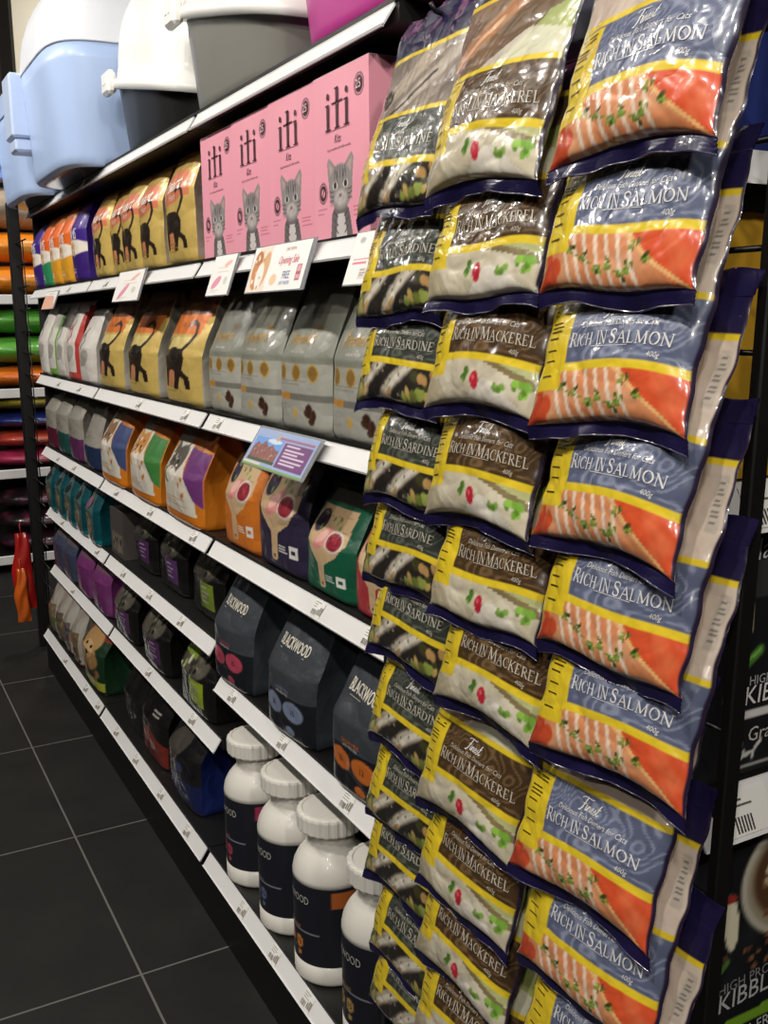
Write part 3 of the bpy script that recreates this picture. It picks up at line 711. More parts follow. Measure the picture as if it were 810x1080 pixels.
def d_dark(lab, lx=.45, photo='4a463e', txt='b9a6c6', green=False):
    def f(cv):
        cv.put(cv.nz(1.6, 5), '2b2926', .6); cv.ell(.5, .68, .36, .2, photo, 0, .8); cv.spots(14, .25, .75, .55, .82, .04, ['6b6455', '35322c', '8a8270', '1a1917'], 6)
        cv.rect(lx, lx + .34, .16, .5, lab); cv.fine(lx + .05, lx + .3, .2, .46, 4, txt, .8, 4); cv.fine(.06, .34, .1, .26, 3, '8f8f8c', .4, 6)
        if green:
            cv.rect(.0, .5, .72, .98, '7f9c2e'); cv.spots(6, .0, .5, .5, .72, .05, ['9fb84a', 'd4d6c0'], 2)
    return f
def d_black(circ, tone='33363b'):
    def f(cv):
        cv.put(cv.nz(1.2, 8), '3c4046', .35); cv.rect(0, 1, .0, .34, '191b21')
        for x in (.3, .7): cv.ell(x, .24, .19, .075, circ)
        cv.ell(.62, .08, .09, .035, circ); cv.rect(.1, .9, .335, .34, '7e8188')
    return f
def i_black(circ, nums=('30', '15')):
    def g(w, h):
        k = Ink(); k.text('BLACKWOOD', w * .5, h * .655, h * .075, 'ded8c8', .5, 0, -.04, .6); k.text('BLACKWOOD', w * .507, h * .655, h * .075, 'ded8c8', .5, 0, -.04, .6); k.stroke([(w * .25, h * .64), (w * .75, h * .632)], .0012, 'a8a394')
        k.text('CHICKEN MEAL', w * .5, h * .37, h * .025, circ, .5, 0, 0, .9); k.text('WITH FIELD PEAS', w * .5, h * .345, h * .018, 'c8c8c8', .5, 0, 0, .9)
        for x, n_ in zip((.3, .7), nums): k.text(n_, w * x, h * .222, h * .04, '22242a', .5)
        return k
    return g
def add(name, label, cat, group, s, key, w, d, h, z, n=-.015, yaw=0., ink=None, **kw):
    design = kw.pop('design')
    bag(name, label, cat, group, s, z, n, key, lambda: bag_meshes(w, d, h, design, ink=ink(w, h) if ink else None, seed=kw.pop('seed', len(_BAG) + 3), **kw), yaw)
rg = random.Random(11)
# shelf b: small gold bags
kg = dict(base=GOLD, design=d_gold_small, side='b9ad9c', back='a98a48', foldcol='a5843f', sidefn=gold_side, m=FOIL, bulge=.012, crk=.009, v0=.66, ptop=.3, fold=.02, foldback=.9, slope=-.01)
for i, (s, l, h) in enumerate([(2.685, 'small gold cat food bag, beside the deep purple bag', .232), (2.525, 'small gold cat food bag, second from the purple bags', .236), (2.385, 'small gold cat food bag, third of the row from the purple bags', .24), (2.235, 'small gold cat food bag with twisted top, fourth from the purple bags', .24), (2.025, 'small gold cat food bag with grey side, beside the pink boxes', .242)]):
    add('cat_food_bag', l, 'cat food', 'small gold bags above the large gold bags', s, 'gs%d' % (i % 2 if i < 3 else i), .158 if i < 4 else .17, .105, .212 if i < 4 else .218, TOP['b'], -.02 - .008 * (i == 1), 0, i_gold_small, **kg)
for i, (s, l, a) in enumerate([(3.56, 'purple pet food bag at the far end, above the white pouches', 0), (3.405, 'orange pet food bag with green lower picture', 1), (3.25, 'orange pet food bag with yellow picture, next to the green pictured one', 2), (3.1, 'orange pet food bag with yellow picture, next to the deep purple bag', 2), (2.935, 'deep purple pet food bag beside the small gold bags', 0)]):
    base, low = [('3f2483', '3a1f72'), ('e0601f', '2f8a5c'), ('e26a24', 'e0a02c')][a]
    add('pet_food_bag', l, 'pet food', 'purple and orange bags at the far end', s, 'iams%d' % a, .148, .1, .212, TOP['b'], -.015, 0, i_iams, design=d_iams(base, low, a), side=base, back=base, foldcol='b98a5e' if a else '6d4fa8', bulge=.012, slope=-.01, v0=.66, ptop=.3)
    # the base colour of the sheet is set through the canvas
# shelf c
kl = dict(base=GOLD, design=d_gold_large, side='b3ada0', back='a98a48', foldcol='7a5a30', sidefn=gold_side2, m=FOIL, bulge=.014, crk=.01, v0=.42, ptop=.1, slope=.03, fold=.016)
for i, (s, l) in enumerate([(2.665, 'large gold cat food bag with brown top, beside the white pouches'), (2.36, 'large gold cat food bag with brown top, middle of the three'), (2.05, 'large gold cat food bag with brown top, beside the grey-green bags')]):
    add('cat_food_bag', l, 'cat food', 'large gold bags below the small gold bags', s, 'gl', .225, .14, .238, TOP['c'], -.015, 0, i_gold_large, **kl)
for i, (s, t_, e, sd, l) in enumerate([(3.57, '8d8a88', 'd2cdc6', 'b9b4ac', 'white pouch with grey script, furthest on its shelf'), (3.42, '8fae74', '6da03c', 'c4d0b0', 'pale green pouch with bright green foot'), (3.275, '7d7a78', 'b9b3ab', 'c2bcb4', 'white pouch with grey script, between the green and the red edged pouches'),
      (3.115, 'b3352f', 'b23a34', 'a8423c', 'white pouch with red edge and red foot'), (2.93, '5b5856', 'cfc9c1', 'cfc9c1', 'white pouch with dark script, beside the large gold bag')]):
    add('pet_food_pouch', l, 'pet food', 'white pouches on the middle far shelf', s, 'wp%d' % i, .14 if i < 4 else .165, .1, .225 if i != 4 else .2, TOP['c'], -.015, 0, None, design=d_white(t_, e), base='d3cec6', side=sd, back='aaa49c', foldcol='c9c4bc', bulge=.014, slope=.03, v0=.5, ptop=.15, crk=.009)
kp = dict(base='85877a', design=d_premium, side='7d7d70', back='6b6b60', foldcol='4f4e46', bulge=.01, crk=.008, v0=.5, ptop=.1, slope=.03)
for i, (s, l) in enumerate([(1.8, 'grey-green cat food bag with gold script, beside the large gold bag'), (1.615, 'grey-green cat food bag with gold script, second from the gold bags'), (1.425, 'grey-green cat food bag with gold script, third from the gold bags'), (1.235, 'grey-green cat food bag with gold script, half hidden by the sardine pouches')]):
    add('cat_food_bag', l, 'cat food', 'grey-green bags under the pink boxes', s, 'pr%d' % (i % 2), .178, .125, .232, TOP['c'], -.015 - .008 * (i == 0), 0, i_premium, **kp)
# shelf d
for i, (s, c, l) in enumerate([(3.53, '5a1830', 'tall grey pet food bag with dark red bottom'), (3.35, '1d4a44', 'tall grey pet food bag with dark green bottom'), (3.16, '5d2a55', 'tall grey pet food bag with plum bottom'), (2.945, '22304f', 'crumpled grey pet food bag with navy bottom')]):
    add('pet_food_bag', l, 'pet food', 'grey bags with coloured bottoms', s, 'gb%d' % i, .165, .11, .19 if i < 3 else .18, TOP['d'], -.015, 0, None, design=d_greybag(c), side='8e897f', back='77726a', foldcol='7d786f', crk=.004 if i < 3 else .014, bulge=.012, slope=.0, v0=.7 if i < 3 else .4, ptop=.3)
ORG = 'c8761f'
for i, (s, c, f_, l, w) in enumerate([(2.65, '3c4a72', '8d6a4c', 'orange cat food bag with blue wedge and brown cat photo', .24), (2.345, '3f7a3c', 'c98a45', 'orange cat food bag with green wedge and ginger cat photo', .235), (2.045, '6b3570', '5a5550', 'orange cat food bag with purple wedge and grey cat photo', .25)]):
    add('cat_food_bag', l, 'cat food', 'orange bags with cat photos', s, 'cp%d' % i, w, .14, .205, TOP['d'], -.002, 0, None, design=d_catphoto(c, f_, i + 3), side=ORG, back='a05c1a', foldcol='9a5a24', bulge=.014, slope=.03, v0=.5, ptop=.15, crk=.007)
for i, (s, c, l, h, w) in enumerate([(1.735, 'cf7426', 'orange pet food bag with chopping board picture', .205, .17), (1.545, '2f2840', 'dark purple pet food bag with chopping board picture', .21, .2), (1.355, '165a40', 'green pet food bag with chopping board picture and crumpled top', .165, .165), (1.19, 'b0363a', 'red pet food bag with chopping board picture, beside the sardine pouches', .16, .15)]):
    add('pet_food_bag', l, 'pet food', 'bags with chopping board pictures', s, 'cb%d' % i, w, .12, h, TOP['d'], -.02, 0, None, design=d_board(c), side=c, back=c, foldcol='3a352f' if i < 2 else c, bulge=.01, slope=.02, v0=.5, ptop=.15, crk=.008 if i < 2 else .008)
# shelf e
for i, (s, l) in enumerate([(3.55, 'teal pet food bag, furthest on its shelf'), (3.39, 'teal pet food bag, second from the far end'), (3.235, 'teal pet food bag, third from the far end'), (3.085, 'teal pet food bag, fourth from the far end'), (2.925, 'teal pet food bag with pink spot on its picture, nearest of the teal row')]):
    add('pet_food_bag', l, 'pet food', 'teal bags on the far shelf', s, 'te%d' % (i % 2 if i < 4 else 4), .142, .1, .168, TOP['e'], 0, 0, None, design=d_tealp if i == 4 else d_teal, side='0c464e', back='0c3c42', foldcol='0f3238', bulge=.01, slope=.0, v0=.6, ptop=.15, crk=.008, m=GLOS)
DK = dict(side='151413', back='111010', foldcol='1c1a19', bulge=.012, slope=.02, v0=.55, ptop=.15, crk=.011, m=GLOS)
for i, (s, lab, l) in enumerate([(2.53, '55305f', 'dark pet food bag with purple label, next to the brown carton'), (2.29, '5c3a68', 'dark pet food bag with purple label, second from the brown carton'), (2.035, '7d9432', 'dark pet food bag with lime green label, beside the charcoal bags')]):
    add('pet_food_bag', l, 'pet food', 'dark bags above the low dark cat bags', s, 'dk%d' % i, .2, .12, .17, TOP['e'], -.045, 0, None, design=d_dark(lab, .5), **DK)
# shelf g: charcoal bags
for i, (s, c, w, nums, l, yw) in enumerate([(1.785, 'b5455c', .17, ('30', '15'), 'charcoal pet food bag with pink circles, beside the dark lime labelled bag', 3), (1.5, '7c86a0', .17, ('30', '15'), 'charcoal pet food bag with grey-blue circles, middle of the charcoal trio', 3), (1.24, 'd0702c', .16, ('25', '12'), 'charcoal pet food bag with orange circles, beside the sardine pouches', 3)]):
    add('pet_food_bag', l, 'pet food', 'charcoal bags above the white tubs', s, 'bw%d' % i, w, .15, .236, TOP['g'], -.005, yw, i_black(c, nums), design=d_black(c), side='3c4046', back='b9b6b0', foldcol='2a2c30', bulge=.012, slope=.05, v0=.5, ptop=.12, crk=.013, tuck=.1)
# shelf f
for i, (s, c, l) in enumerate([(3.54, '3d4258', 'slate blue pet food bag at the far end, low shelf'), (3.37, '454b66', 'slate blue pet food bag beside the magenta bags'), (3.145, '6e2f66', 'magenta pet food bag beside the slate blue bag'), (2.925, '75306c', 'magenta pet food bag, nearer of the two')]):
    def dd(cv, c=c): cv.put(cv.nz(1.3, 4), '9a8fa8', .22); cv.rect(0, 1, .76, 1, '6d5a58', .7); cv.fine(.15, .75, .3, .55, 4, 'b9a8bc', .3, 3)
    add('pet_food_bag', l, 'pet food', 'slate and magenta bags on the low far shelf', s, 'ma%d' % (i // 2), .165 if i < 2 else .195, .1, .16 if i < 2 else .165, TOP['f'], -.01, 0, None, design=dd, side=c, back=c, foldcol='4d3f4a', bulge=.012, slope=.0, v0=.6, ptop=.2, crk=.008)
for i, (s, lab, l, g_) in enumerate([(2.65, '5a3560', 'low dark bag with cat face and purple label, beside the magenta bag', False), (2.365, '54305c', 'low dark bag with cat face and purple label, next to the green topped bag', False), (2.04, '9fb52c', 'low dark pet food bag with green top and lime label', True)]):
    add('pet_food_bag', l, 'pet food', 'low dark cat bags', s, 'lc%d' % i, .215, .12, .165, TOP['f'], -.012, 0, None, design=d_dark(lab, .5, '6a6558', green=g_), **DK)
# base deck
for i, (s, c, l) in enumerate([(3.565, 'b8b6ae', 'crumpled white pouch with silvery top, at the far end of the base'), (3.44, 'b8ae98', 'crumpled cream pouch with green patch on the base'), (3.31, 'a89a94', 'white pouch with grey clear window and red foot on the base'), (3.18, 'b5a698', 'white pouch with brown kibble picture beside the photo bag')]):
    def dw(cv, i=i):
        cv.put(cv.nz(1.6, 3 + i), '8a7a66', .45); cv.poly([(.1, .1), (.9, .05), (.9, .6), (.2, .55)], ['6b5f4c', '5a4c3a', '54525a', '6e5336'][i], .85); cv.spots(18, .1, .9, .05, .55, .04, ['8f7a5a', '453a2e', ['556b3a', '6a7a3a', '7a3a44', '8a5a30'][i]], i + 2); cv.rect(0, 1, .0, .06, ['8a8a80', '6b6a58', '7a2a34', '7a3a2c'][i])
    add('pet_food_pouch', l, 'pet food', 'crumpled white pouches on the base', s, 'cw%d' % i, .12, .1, .19, BASE_TOP, .02, 0, None, design=dw, side='a9a49a', back='9c978d', foldcol='c9c5bd', bulge=.014, crk=.02, slope=.02, v0=.5, ptop=.2, m=GLOS)
def d_dog(cv):
    cv.rect(0, 1, .78, 1, '7a2f24'); cv.ell(.5, .74, .34, .16, 'b08a58'); cv.ell(.5, .5, .4, .2, 'a87f4c'); cv.ell(.5, .6, .22, .12, 'c9a676'); cv.ell(.4, .66, .04, .025, '241a12'); cv.ell(.62, .66, .04, .025, '241a12'); cv.ell(.5, .56, .07, .035, '2a1d14')
    cv.spots(26, .1, .9, .1, .5, .05, ['8a6a40', '5a4028', 'b3925e', '3c2a1c'], 4); cv.poly([(0, .02), (1, .06), (1, .2), (0, .14)], 'a8a83c'); cv.rect(0, 1, 0, .03, '9aa05a')
add('dog_food_bag', 'large dog food bag with tan dog photo and dark green side', 'dog food', None, 2.955, 'dog', .24, .17, .2, BASE_TOP, .022, 0, None, design=d_dog, side='14301c', back='14301c', foldcol='7a2f24', bulge=.016, slope=.02, v0=.6, ptop=.2, crk=.01)
add('pet_food_bag', 'black pet food bag with white speckled text, on the base beside the dog food', 'pet food', 'dark bags on the base', 2.56, 'k0', .17, .13, .195, BASE_TOP, -.0, 0, None, design=lambda cv: (cv.put(cv.nz(2, 3), '2c2b2c', .6), cv.spots(24, .1, .8, .05, .4, .02, ['8f98a8', '3d4a6b'], 3), None)[2], **DK)
add('pet_food_bag', 'black pet food bag with red base, lowest shelf', 'pet food', 'dark bags on the base', 2.35, 'k1', .2, .12, .2, BASE_TOP, .005, 0, None, design=lambda cv: (cv.put(cv.nz(2, 5), '2b2624', .6), cv.poly([(.1, .02), (1, 0), (1, .3), (.55, .46), (.1, .34)], '7e2d24'), cv.spots(16, .1, .9, .05, .35, .03, ['b0533c', '531a14', 'c9968a'], 5), cv.fine(.6, .9, .6, .7, 2, 'cfcac6', .7, 3), None)[4], **DK)
def i_esse(w, h): return Ink().text('ESSE', w * .45, h * .25, h * .1, '9aa2bc', .5, .1)
add('pet_food_bag', 'dark bag with deep blue base and side, beside the first white tub', 'pet food', 'dark bags on the base', 2.09, 'k2', .2, .16, .2, BASE_TOP, .012, 0, i_esse, design=lambda cv: (cv.put(cv.nz(2, 6), '2a2926', .6), cv.rect(0, 1, 0, .36, '1a2250'), cv.ell(.4, .7, .3, .16, '5d584e', .4, .7), cv.ell(.6, .48, .1, .05, '35406e'), None)[4], side='1d2a63', back='16204a', foldcol='1b1a18', base='151417', bulge=.014, slope=.02, crk=.01, v0=.62, ptop=.25, m=GLOS)

# ------------------------------------------------------------------ cartons
def box_meshes(w, d, h, design, ink=None, side='808080', top=None, sidefn=None, nu=70, nv=90, mside=-1):
    """front on local -y; sidefn paints the side at local x = mside * w/2; origin at the middle of the bottom"""
    us = np.linspace(0, 1, nu + 1); vs = np.linspace(0, 1, nv + 1); U, V = np.meshgrid(us, vs)
    P = np.stack([(U - .5) * w, -d / 2 - .0015 * np.sin(U * math.pi) * np.sin(V * math.pi), V * h], -1)
    cv = Cv(U, V, w / h, side); cv = design(cv) or cv
    verts = P.reshape(-1, 3).tolist(); cols = cv.c.reshape(-1, 3).tolist(); n1 = nu + 1
    faces = [(j * n1 + i, j * n1 + i + 1, j * n1 + n1 + i + 1, j * n1 + n1 + i) for j in range(nv) for i in range(nu)]
    if ink:
        k = len(verts); verts += [(x - w / 2, -d / 2 - .0021, y) for x, y in ink.v]; cols += ink.c; faces += [tuple(i + k for i in f) for f in ink.f]
    out = [('front_panel', verts, faces, [C3(c) for c in cols])]
    ns = 12; us = np.linspace(0, 1, ns + 1); vs = np.linspace(0, 1, 41); U, V = np.meshgrid(us, vs)
    q = Cv(U, V, d / h, side)
    if sidefn: q = sidefn(q) or q
    X = mside * w / 2
    v2 = np.stack([np.full(U.shape, X), -d / 2 + U * d, V * h], -1).reshape(-1, 3).tolist(); c2 = q.c.reshape(-1, 3).tolist(); n2 = ns + 1
    f2 = [(j * n2 + i, j * n2 + i + 1, j * n2 + n2 + i + 1, j * n2 + n2 + i) for j in range(40) for i in range(ns)]
    if mside < 0: f2 = [f[::-1] for f in f2]
    k = len(v2); Y = -mside * w / 2
    v2 += [(Y, -d / 2, 0), (Y, d / 2, 0), (Y, d / 2, h), (Y, -d / 2, h), (X, -d / 2, 0), (X, d / 2, 0), (X, d / 2, h), (X, -d / 2, h)]; c2 += [C3(side)] * 8
    f2 += [(k, k + 1, k + 2, k + 3), (k + 5, k + 1, k + 2, k + 6), (k + 4, k + 5, k + 1, k)]
    out.append(('carton_body', v2, f2, c2))
    b = MB(); e = .0012; b.box(-w / 2, w / 2, -d / 2 + .0005, -e / 2, h, h + e); b.box(-w / 2, w / 2, e / 2, d / 2, h, h + e * .8)
    out.append(('top_flap', b.v, b.f, [C3(top or side)] * len(b.v)))
    return out, PAPER
_BOX = {}
def carton(name, label, cat, group, s, x, z, rot, key, build):
    if key in _BOX: root = copy_thing(_BOX[key])
    else:
        parts, m = build(); root = empty(name); _BOX[key] = root
        for pn, v, f, c in parts: mk(pn, v, f, m, root, c)
    root.name = name; root.location = (x, s, z + .0004); root.rotation_euler = (0, 0, R(rot))
    return tag(root, label, cat, group)
PINK = 'ec9dae'
def d_pink(cv):
    cv.put(cv.nz(.8, 3), 'f0a8b8', .4)
    for cx, cy, r in ((.84, .86, .085),):
        cv.ell(cx, cy, r, r * cv.asp, '3a2228', 0, 1, .06); cv.ring(cx, cy, r * .82, r * .82 * cv.asp, .07, PINK)
    cv.ell(.17, .285, .085, .085 * cv.asp, '3a2228', 0, 1, .06); cv.ring(.17, .285, .07, .07 * cv.asp, .07, PINK); cv.ell(.17, .285, .035, .035 * cv.asp, PINK); cv.line([(.15, .26), (.19, .31)], .012, '3a2228')
    # grey tabby kitten
    g, dk, lt = '8f8886', '3f3837', 'cfc8c6'
    cv.poly([(.3, 0), (.33, .14), (.42, .22), (.58, .22), (.66, .13), (.7, 0)], '6b6463'); cv.poly([(.4, .0), (.44, .14), (.56, .14), (.6, 0)], lt)
    cv.poly([(.29, .3), (.26, .46), (.29, .49), (.34, .47), (.46, .41)], g); cv.poly([(.54, .41), (.66, .47), (.71, .49), (.74, .46), (.71, .3)], g)
    cv.poly([(.315, .37), (.29, .465), (.38, .42)], 'b99a98'); cv.poly([(.62, .42), (.71, .465), (.685, .37)], 'b99a98')
    cv.ell(.5, .3, .21, .14, g); cv.ell(.5, .235, .11, .05, lt, 0, .7, .5); cv.put(cv.nz(9, 4) * (abs(cv.X - .5) < .2) * (cv.Y < .42) * (cv.Y > .19), '6f6867', .4)
    for k in range(5): cv.line([(.4 + k * .05, .36), (.41 + k * .045, .43)], .009, dk)
    for sx in (-1, 1):
        for k in range(3): cv.line([(.5 + sx * .13, .275 - k * .025), (.5 + sx * .2, .285 - k * .03)], .007, dk)
        cv.ell(.5 + sx * .095, .315, .048, .026, 'd8d2ce'); cv.ell(.5 + sx * .095, .315, .03, .022, '2c2625'); cv.line([(.5 + sx * .05, .33), (.5 + sx * .07, .4)], .008, dk)
    cv.ell(.5, .25, .026, .014, '8d5f60')
    for k in range(3): cv.line([(.36 + .01 * k, .16 - k * .05), (.44, .12 - k * .05)], .01, dk); cv.line([(.64 - .01 * k, .16 - k * .05), (.56, .12 - k * .05)], .01, dk)
    cv.fine(.72, .96, .1, .17, 3, 'a8506a', .7, 3); cv.fine(.06, .26, .14, .19, 2, 'a8506a', .7, 5)
def i_pink(w, h):
    k = Ink(); c = '4a2630'; x = w * .47; y = h * .66
    for dx, top, ww in ((-.17, .15, .011), (0, .235, .014), (.17, .15, .011)):
        X = x + dx * w
        k.stroke([(X, y), (X, y + top * h)], .05 * w, c); k.stroke([(X - .05 * w, y), (X + .05 * w, y)], .0016, c); k.stroke([(X - .045 * w, y + top * h - .001), (X + .02 * w, y + top * h)], .002, c)
    k.stroke([(x - .1 * w, y + .148 * h), (x + .1 * w, y + .153 * h)], .0022, c)
    for dx in (-.17, .17): k.stroke(arc(x + dx * w, y + .2 * h, .012 * w, .012 * w, 0, 360, 8), .03 * w, c)
    k.stroke([(x - .22 * w, y - .012 * h), (x + .22 * w, y - .012 * h)], .0007, c)
    k.text('Kits', x, h * .57, h * .05, c, .5, .2, 0, .8)
    k.text('Super nutritious for little mouths', x + .02 * w, h * .53, h * .017, c, .5, .2)
    k.text('25', w * .84, h * .837, h * .05, 'f6c3cd', .5)
    return k
for i, (s, l) in enumerate([(1.772, 'pink kitten food box with tabby photo, beside the small gold bag'), (1.603, 'pink kitten food box with tabby photo, second from the gold bags'), (1.434, 'pink kitten food box with tabby photo, third from the gold bags'), (1.263, 'pink kitten food box with tabby photo, beside the sardine pouches')]):
    carton('cat_food_box', l, 'cat food', 'pink boxes in a row', s, .072 - .002 * i, TOP['b'], -90, 'pink', lambda: box_meshes(.167, .1, .216, d_pink, i_pink(.167, .216), PINK, 'f0d5d8', nu=110, nv=140, mside=1))
def d_carton(cv): cv.rect(0, 1, .55, 1, '4c4542'); cv.rect(.1, .9, .1, .5, '6b6258'); cv.spots(8, .2, .8, .12, .46, .06, ['3a2d24', '857a68'], 3)
carton('pet_food_carton', 'small brown and grey carton between teal bags and dark bags', 'pet food', None, 2.72, .09, TOP['e'], -90, 'brown', lambda: box_meshes(.14, .12, .13, d_carton, None, '4c4542'))

# ------------------------------------------------------------------ white tubs
def tub(s, label, col, patch, rot, nums):
    root = tag(empty('supplement_tub', (.04, s, BASE_TOP + .0005)), label, 'tub', 'white tubs on the lowest shelf')
    root.rotation_euler = (0, 0, R(rot))
    r = .066; PL = mat('white tub plastic', 'e6e2d8', rough=.38, coat=.1)
    b = MB(); b.lathe([(.03, 0), (r - .004, .0), (r, .004), (r + .0006, .008), (r + .0006, .036), (r - .0012, .0365), (r - .0012, .178), (r + .0004, .179), (r + .0002, .187), (r - .0025, .2), (r - .009, .213), (r - .018, .224), (r - .024, .23), (r - .026, .235), (r - .026, .262), (.02, .263)], 56)
    b.build('tub_body', PL, root, True)
    n = 96; nv = 60; U, V = np.meshgrid(np.linspace(0, 1, n + 1), np.linspace(0, 1, nv + 1)); Ls = 2 * math.pi * r
    cv = Cv(U, V, Ls / .141, '1b1d27')
    for dx in (-.03, .035): cv.ell(.5 + dx, .24, .023, .08, col, 0, 1, .1)
    cv.ell(.5 + .033, .1, .011, .034, col); cv.rect(.34, .64, .395, .402, '8a8c92'); cv.fine(.5, .66, .02, .05, 1, '8a8c92', .6)
    if patch: cv.rect(.69, .8, .76, .96, patch)
    cv.rect(.0, .2, .1, .9, '24262f')
    rr = r + .0002; an = lambda u: -math.pi / 2 + (u - .5) * 2 * math.pi
    verts = [(rr * math.cos(an(u)), rr * math.sin(an(u)), .037 + v * .141) for u, v in zip(U.ravel(), V.ravel())]; cols = cv.c.reshape(-1, 3).tolist()
    faces = [(j * (n + 1) + i, j * (n + 1) + i + 1, (j + 1) * (n + 1) + i + 1, (j + 1) * (n + 1) + i) for j in range(nv) for i in range(n)]
    k = Ink(); k.text('BLACKWOOD', -.006, .108, .0135, 'b9b6ae', .5, 0, 0, .72); k.text('JOINT CARE', 0, .06, .005, col, .5); k.text(nums[0], -.0125, .03, .009, '22242a', .5); k.text(nums[1], .0145, .03, .009, '22242a', .5)
    o = len(verts); verts += [((rr + .0006) * math.cos(an(.5 + x / Ls)), (rr + .0006) * math.sin(an(.5 + x / Ls)), .037 + y) for x, y in k.v]; cols += k.c; faces += [tuple(i + o for i in f) for f in k.f]
    mk('label_sleeve', verts, faces, PAPER, root, [C3(c) for c in cols], True)
    n = 120; prof = [(.0, .262), (.0545, .262), (.0562, .265), (.0562, .288), (.0548, .2915), (.051, .2935), (.048, .294), (.0465, .2925), (.0, .2925)]
    vs = []; 
    for i, (q, z) in enumerate(prof):
        for a in range(n):
            g = .0011 * (1 if (a % 5) < 3 else -.3) if 1 <= i <= 4 else 0
            vs.append(((q + g) * math.cos(2 * math.pi * a / n), (q + g) * math.sin(2 * math.pi * a / n), z))
    fs = [(i * n + a, i * n + (a + 1) % n, i * n + n + (a + 1) % n, i * n + n + a) for i in range(len(prof) - 1) for a in range(n)]
    o = mk('screw_cap', vs, fs, PL, root)
    for p in o.data.polygons: p.use_smooth = False
    return root
tub(1.725, 'white ribbed cap tub with dark label and pink patch, beside the deep blue bag', 'b5455c', 'b23a5c', -96, ('30', '15'))
tub(1.549, 'white ribbed cap tub with dark label and grey-blue circles, second from the blue bag', '5d6a88', None, -96, ('30', '15'))
tub(1.389, 'white ribbed cap tub with dark label and orange circles, third from the blue bag', 'c8803a', 'b8642c', -96, ('25', '12'))
tub(1.204, 'white ribbed cap tub with dark label and tan circles, beside the sardine pouches', 'b09050', None, -96, ('30', '15'))

# ------------------------------------------------------------------ litter boxes on top
def litter_box(label, s, n_front, ln, dp, hrim, slope, htop, base_col, hood_col, flap=False, yaw=0, z=None, dome=1., lip=1., slab=None):
    z = TOP['a'] if z is None else z
    root = tag(empty('litter_box', (-n_front + dp / 2, s, z + .0005), (0, 0, R(-90 + yaw))), label, 'litter box', 'hooded litter boxes on the top shelf')
    N = 64
    def ring(sc, zz, e=4.8, lip=0):
        o = []
        for k in range(N):
            a = 2 * math.pi * k / N; c, q = math.cos(a), math.sin(a)
            x = math.copysign(abs(c) ** (2 / e), c) * (ln / 2 * sc + lip); y = math.copysign(abs(q) ** (2 / e), q) * (dp / 2 * sc + lip)
            o.append((x, y, zz(x) if callable(zz) else zz))
        return o
    rim = lambda x: hrim - slope * x
    def loft(rs, cap0=True, cap1=True):
        vs = [p for r in rs for p in r]; fs = [(i * N + k, i * N + (k + 1) % N, i * N + N + (k + 1) % N, i * N + N + k) for i in range(len(rs) - 1) for k in range(N)]
        if cap0: fs.append(tuple(range(N))[::-1])
        if cap1: fs.append(tuple(range((len(rs) - 1) * N, len(rs) * N)))
        return vs, fs
    bm = mat('litter base ' + base_col, base_col, rough=.42, coat=.15); hm = mat('litter hood ' + hood_col, hood_col, rough=.4, coat=.2)
    rs = [ring(.86, .0), ring(.885, .006)] + [ring(.89 + .09 * q, lambda x, q=q: .01 + (rim(x) - .012) * q) for q in np.linspace(.05, 1, 8)]
    v, f = loft(rs); mk('litter_tray', v, f, bm, root, None, True)
    if flap:
        v, f = loft([ring(.72, -.0012), ring(.78, -.0012), ring(.78, .001)]); 
        mk('tinted_flap', [(x, y, zz) for x, y, zz in v], f, mat('smoked clear plastic', '33363c', rough=.12, coat=.8), root, None, False)
    rs = [ring(.985, lambda x: rim(x) - .014 * lip, 4.8, .001 + .003 * lip), ring(.985, lambda x: rim(x) - .014 * lip, 4.8, .001 + .011 * lip), ring(.985, lambda x: rim(x) + .004, 4.8, .001 + .012 * lip), ring(.98, lambda x: rim(x) + .01, 4.8, .001 + .003 * lip)]
    for q in np.linspace(.06, 1, 12):
        sc = .98 * (1 - .62 * q ** (2.6 * dome)); rs.append(ring(sc, lambda x, q=q: rim(x) + .01 + (htop - rim(x) - .01) * math.sin(q * math.pi / 2) ** .92, 4.8 - 1.8 * q))
    v, f = loft(rs); mk('hood', v, f, hm, root, None, True)
    if slab:
        b = MB(); b.box(-ln * .44, -ln * .25, -dp / 2 - .028, -dp / 2 + .06, .12, hrim + .01, bev=.006); b.box(-ln * .42, -ln * .27, -dp / 2 - .02, -dp / 2 + .06, .085, .122, bev=.006); b.build('side_latch', mat('litter slab ' + slab, slab, rough=.4, coat=.2), root)
    for x in (() if slab else (-.36 * ln,)):
        b = MB(); zz = rim(x); y = -dp / 2 - .014
        b.box(x - .028, x + .028, y - .008, y + .014, zz - .03, zz + .022, bev=.007); b.box(x - .012, x - .004, y - .0095, y - .007, zz - .008, zz - .002); b.box(x + .004, x + .012, y - .0095, y - .007, zz - .008, zz - .002)
        b.build('clip', hm, root)
    b = MB(); b.tube([(-.07, 0, htop - .012), (-.06, 0, htop + .012), (-.03, 0, htop + .02), (.03, 0, htop + .02), (.06, 0, htop + .012), (.07, 0, htop - .012)], .008, 8); b.build('carry_handle', hm, root, True)
    return root
LB = 'b4cbf2'
litter_box('light blue hooded litter box with white dome, beside the black litter box', 2.81, .10, .60, .42, .275, .0, .48, LB, 'eef1f8', True, dome=.75, lip=.1, slab='c3d4f2')
litter_box('light blue hooded litter box at the far end of the top shelf', 3.415, .09, .56, .42, .24, .0, .38, LB, LB, True, dome=.8, lip=.1, slab='8fb0ea')
litter_box('black litter box with white hood, between light blue and grey ones', 2.225, -.01, .5, .33, .125, .2, .36, '1b1a1a', 'eeede8')
litter_box('grey litter box with white hood, between black and magenta ones', 1.71, .0, .47, .34, .14, .22, .36, '7d7c75', 'eeede8')
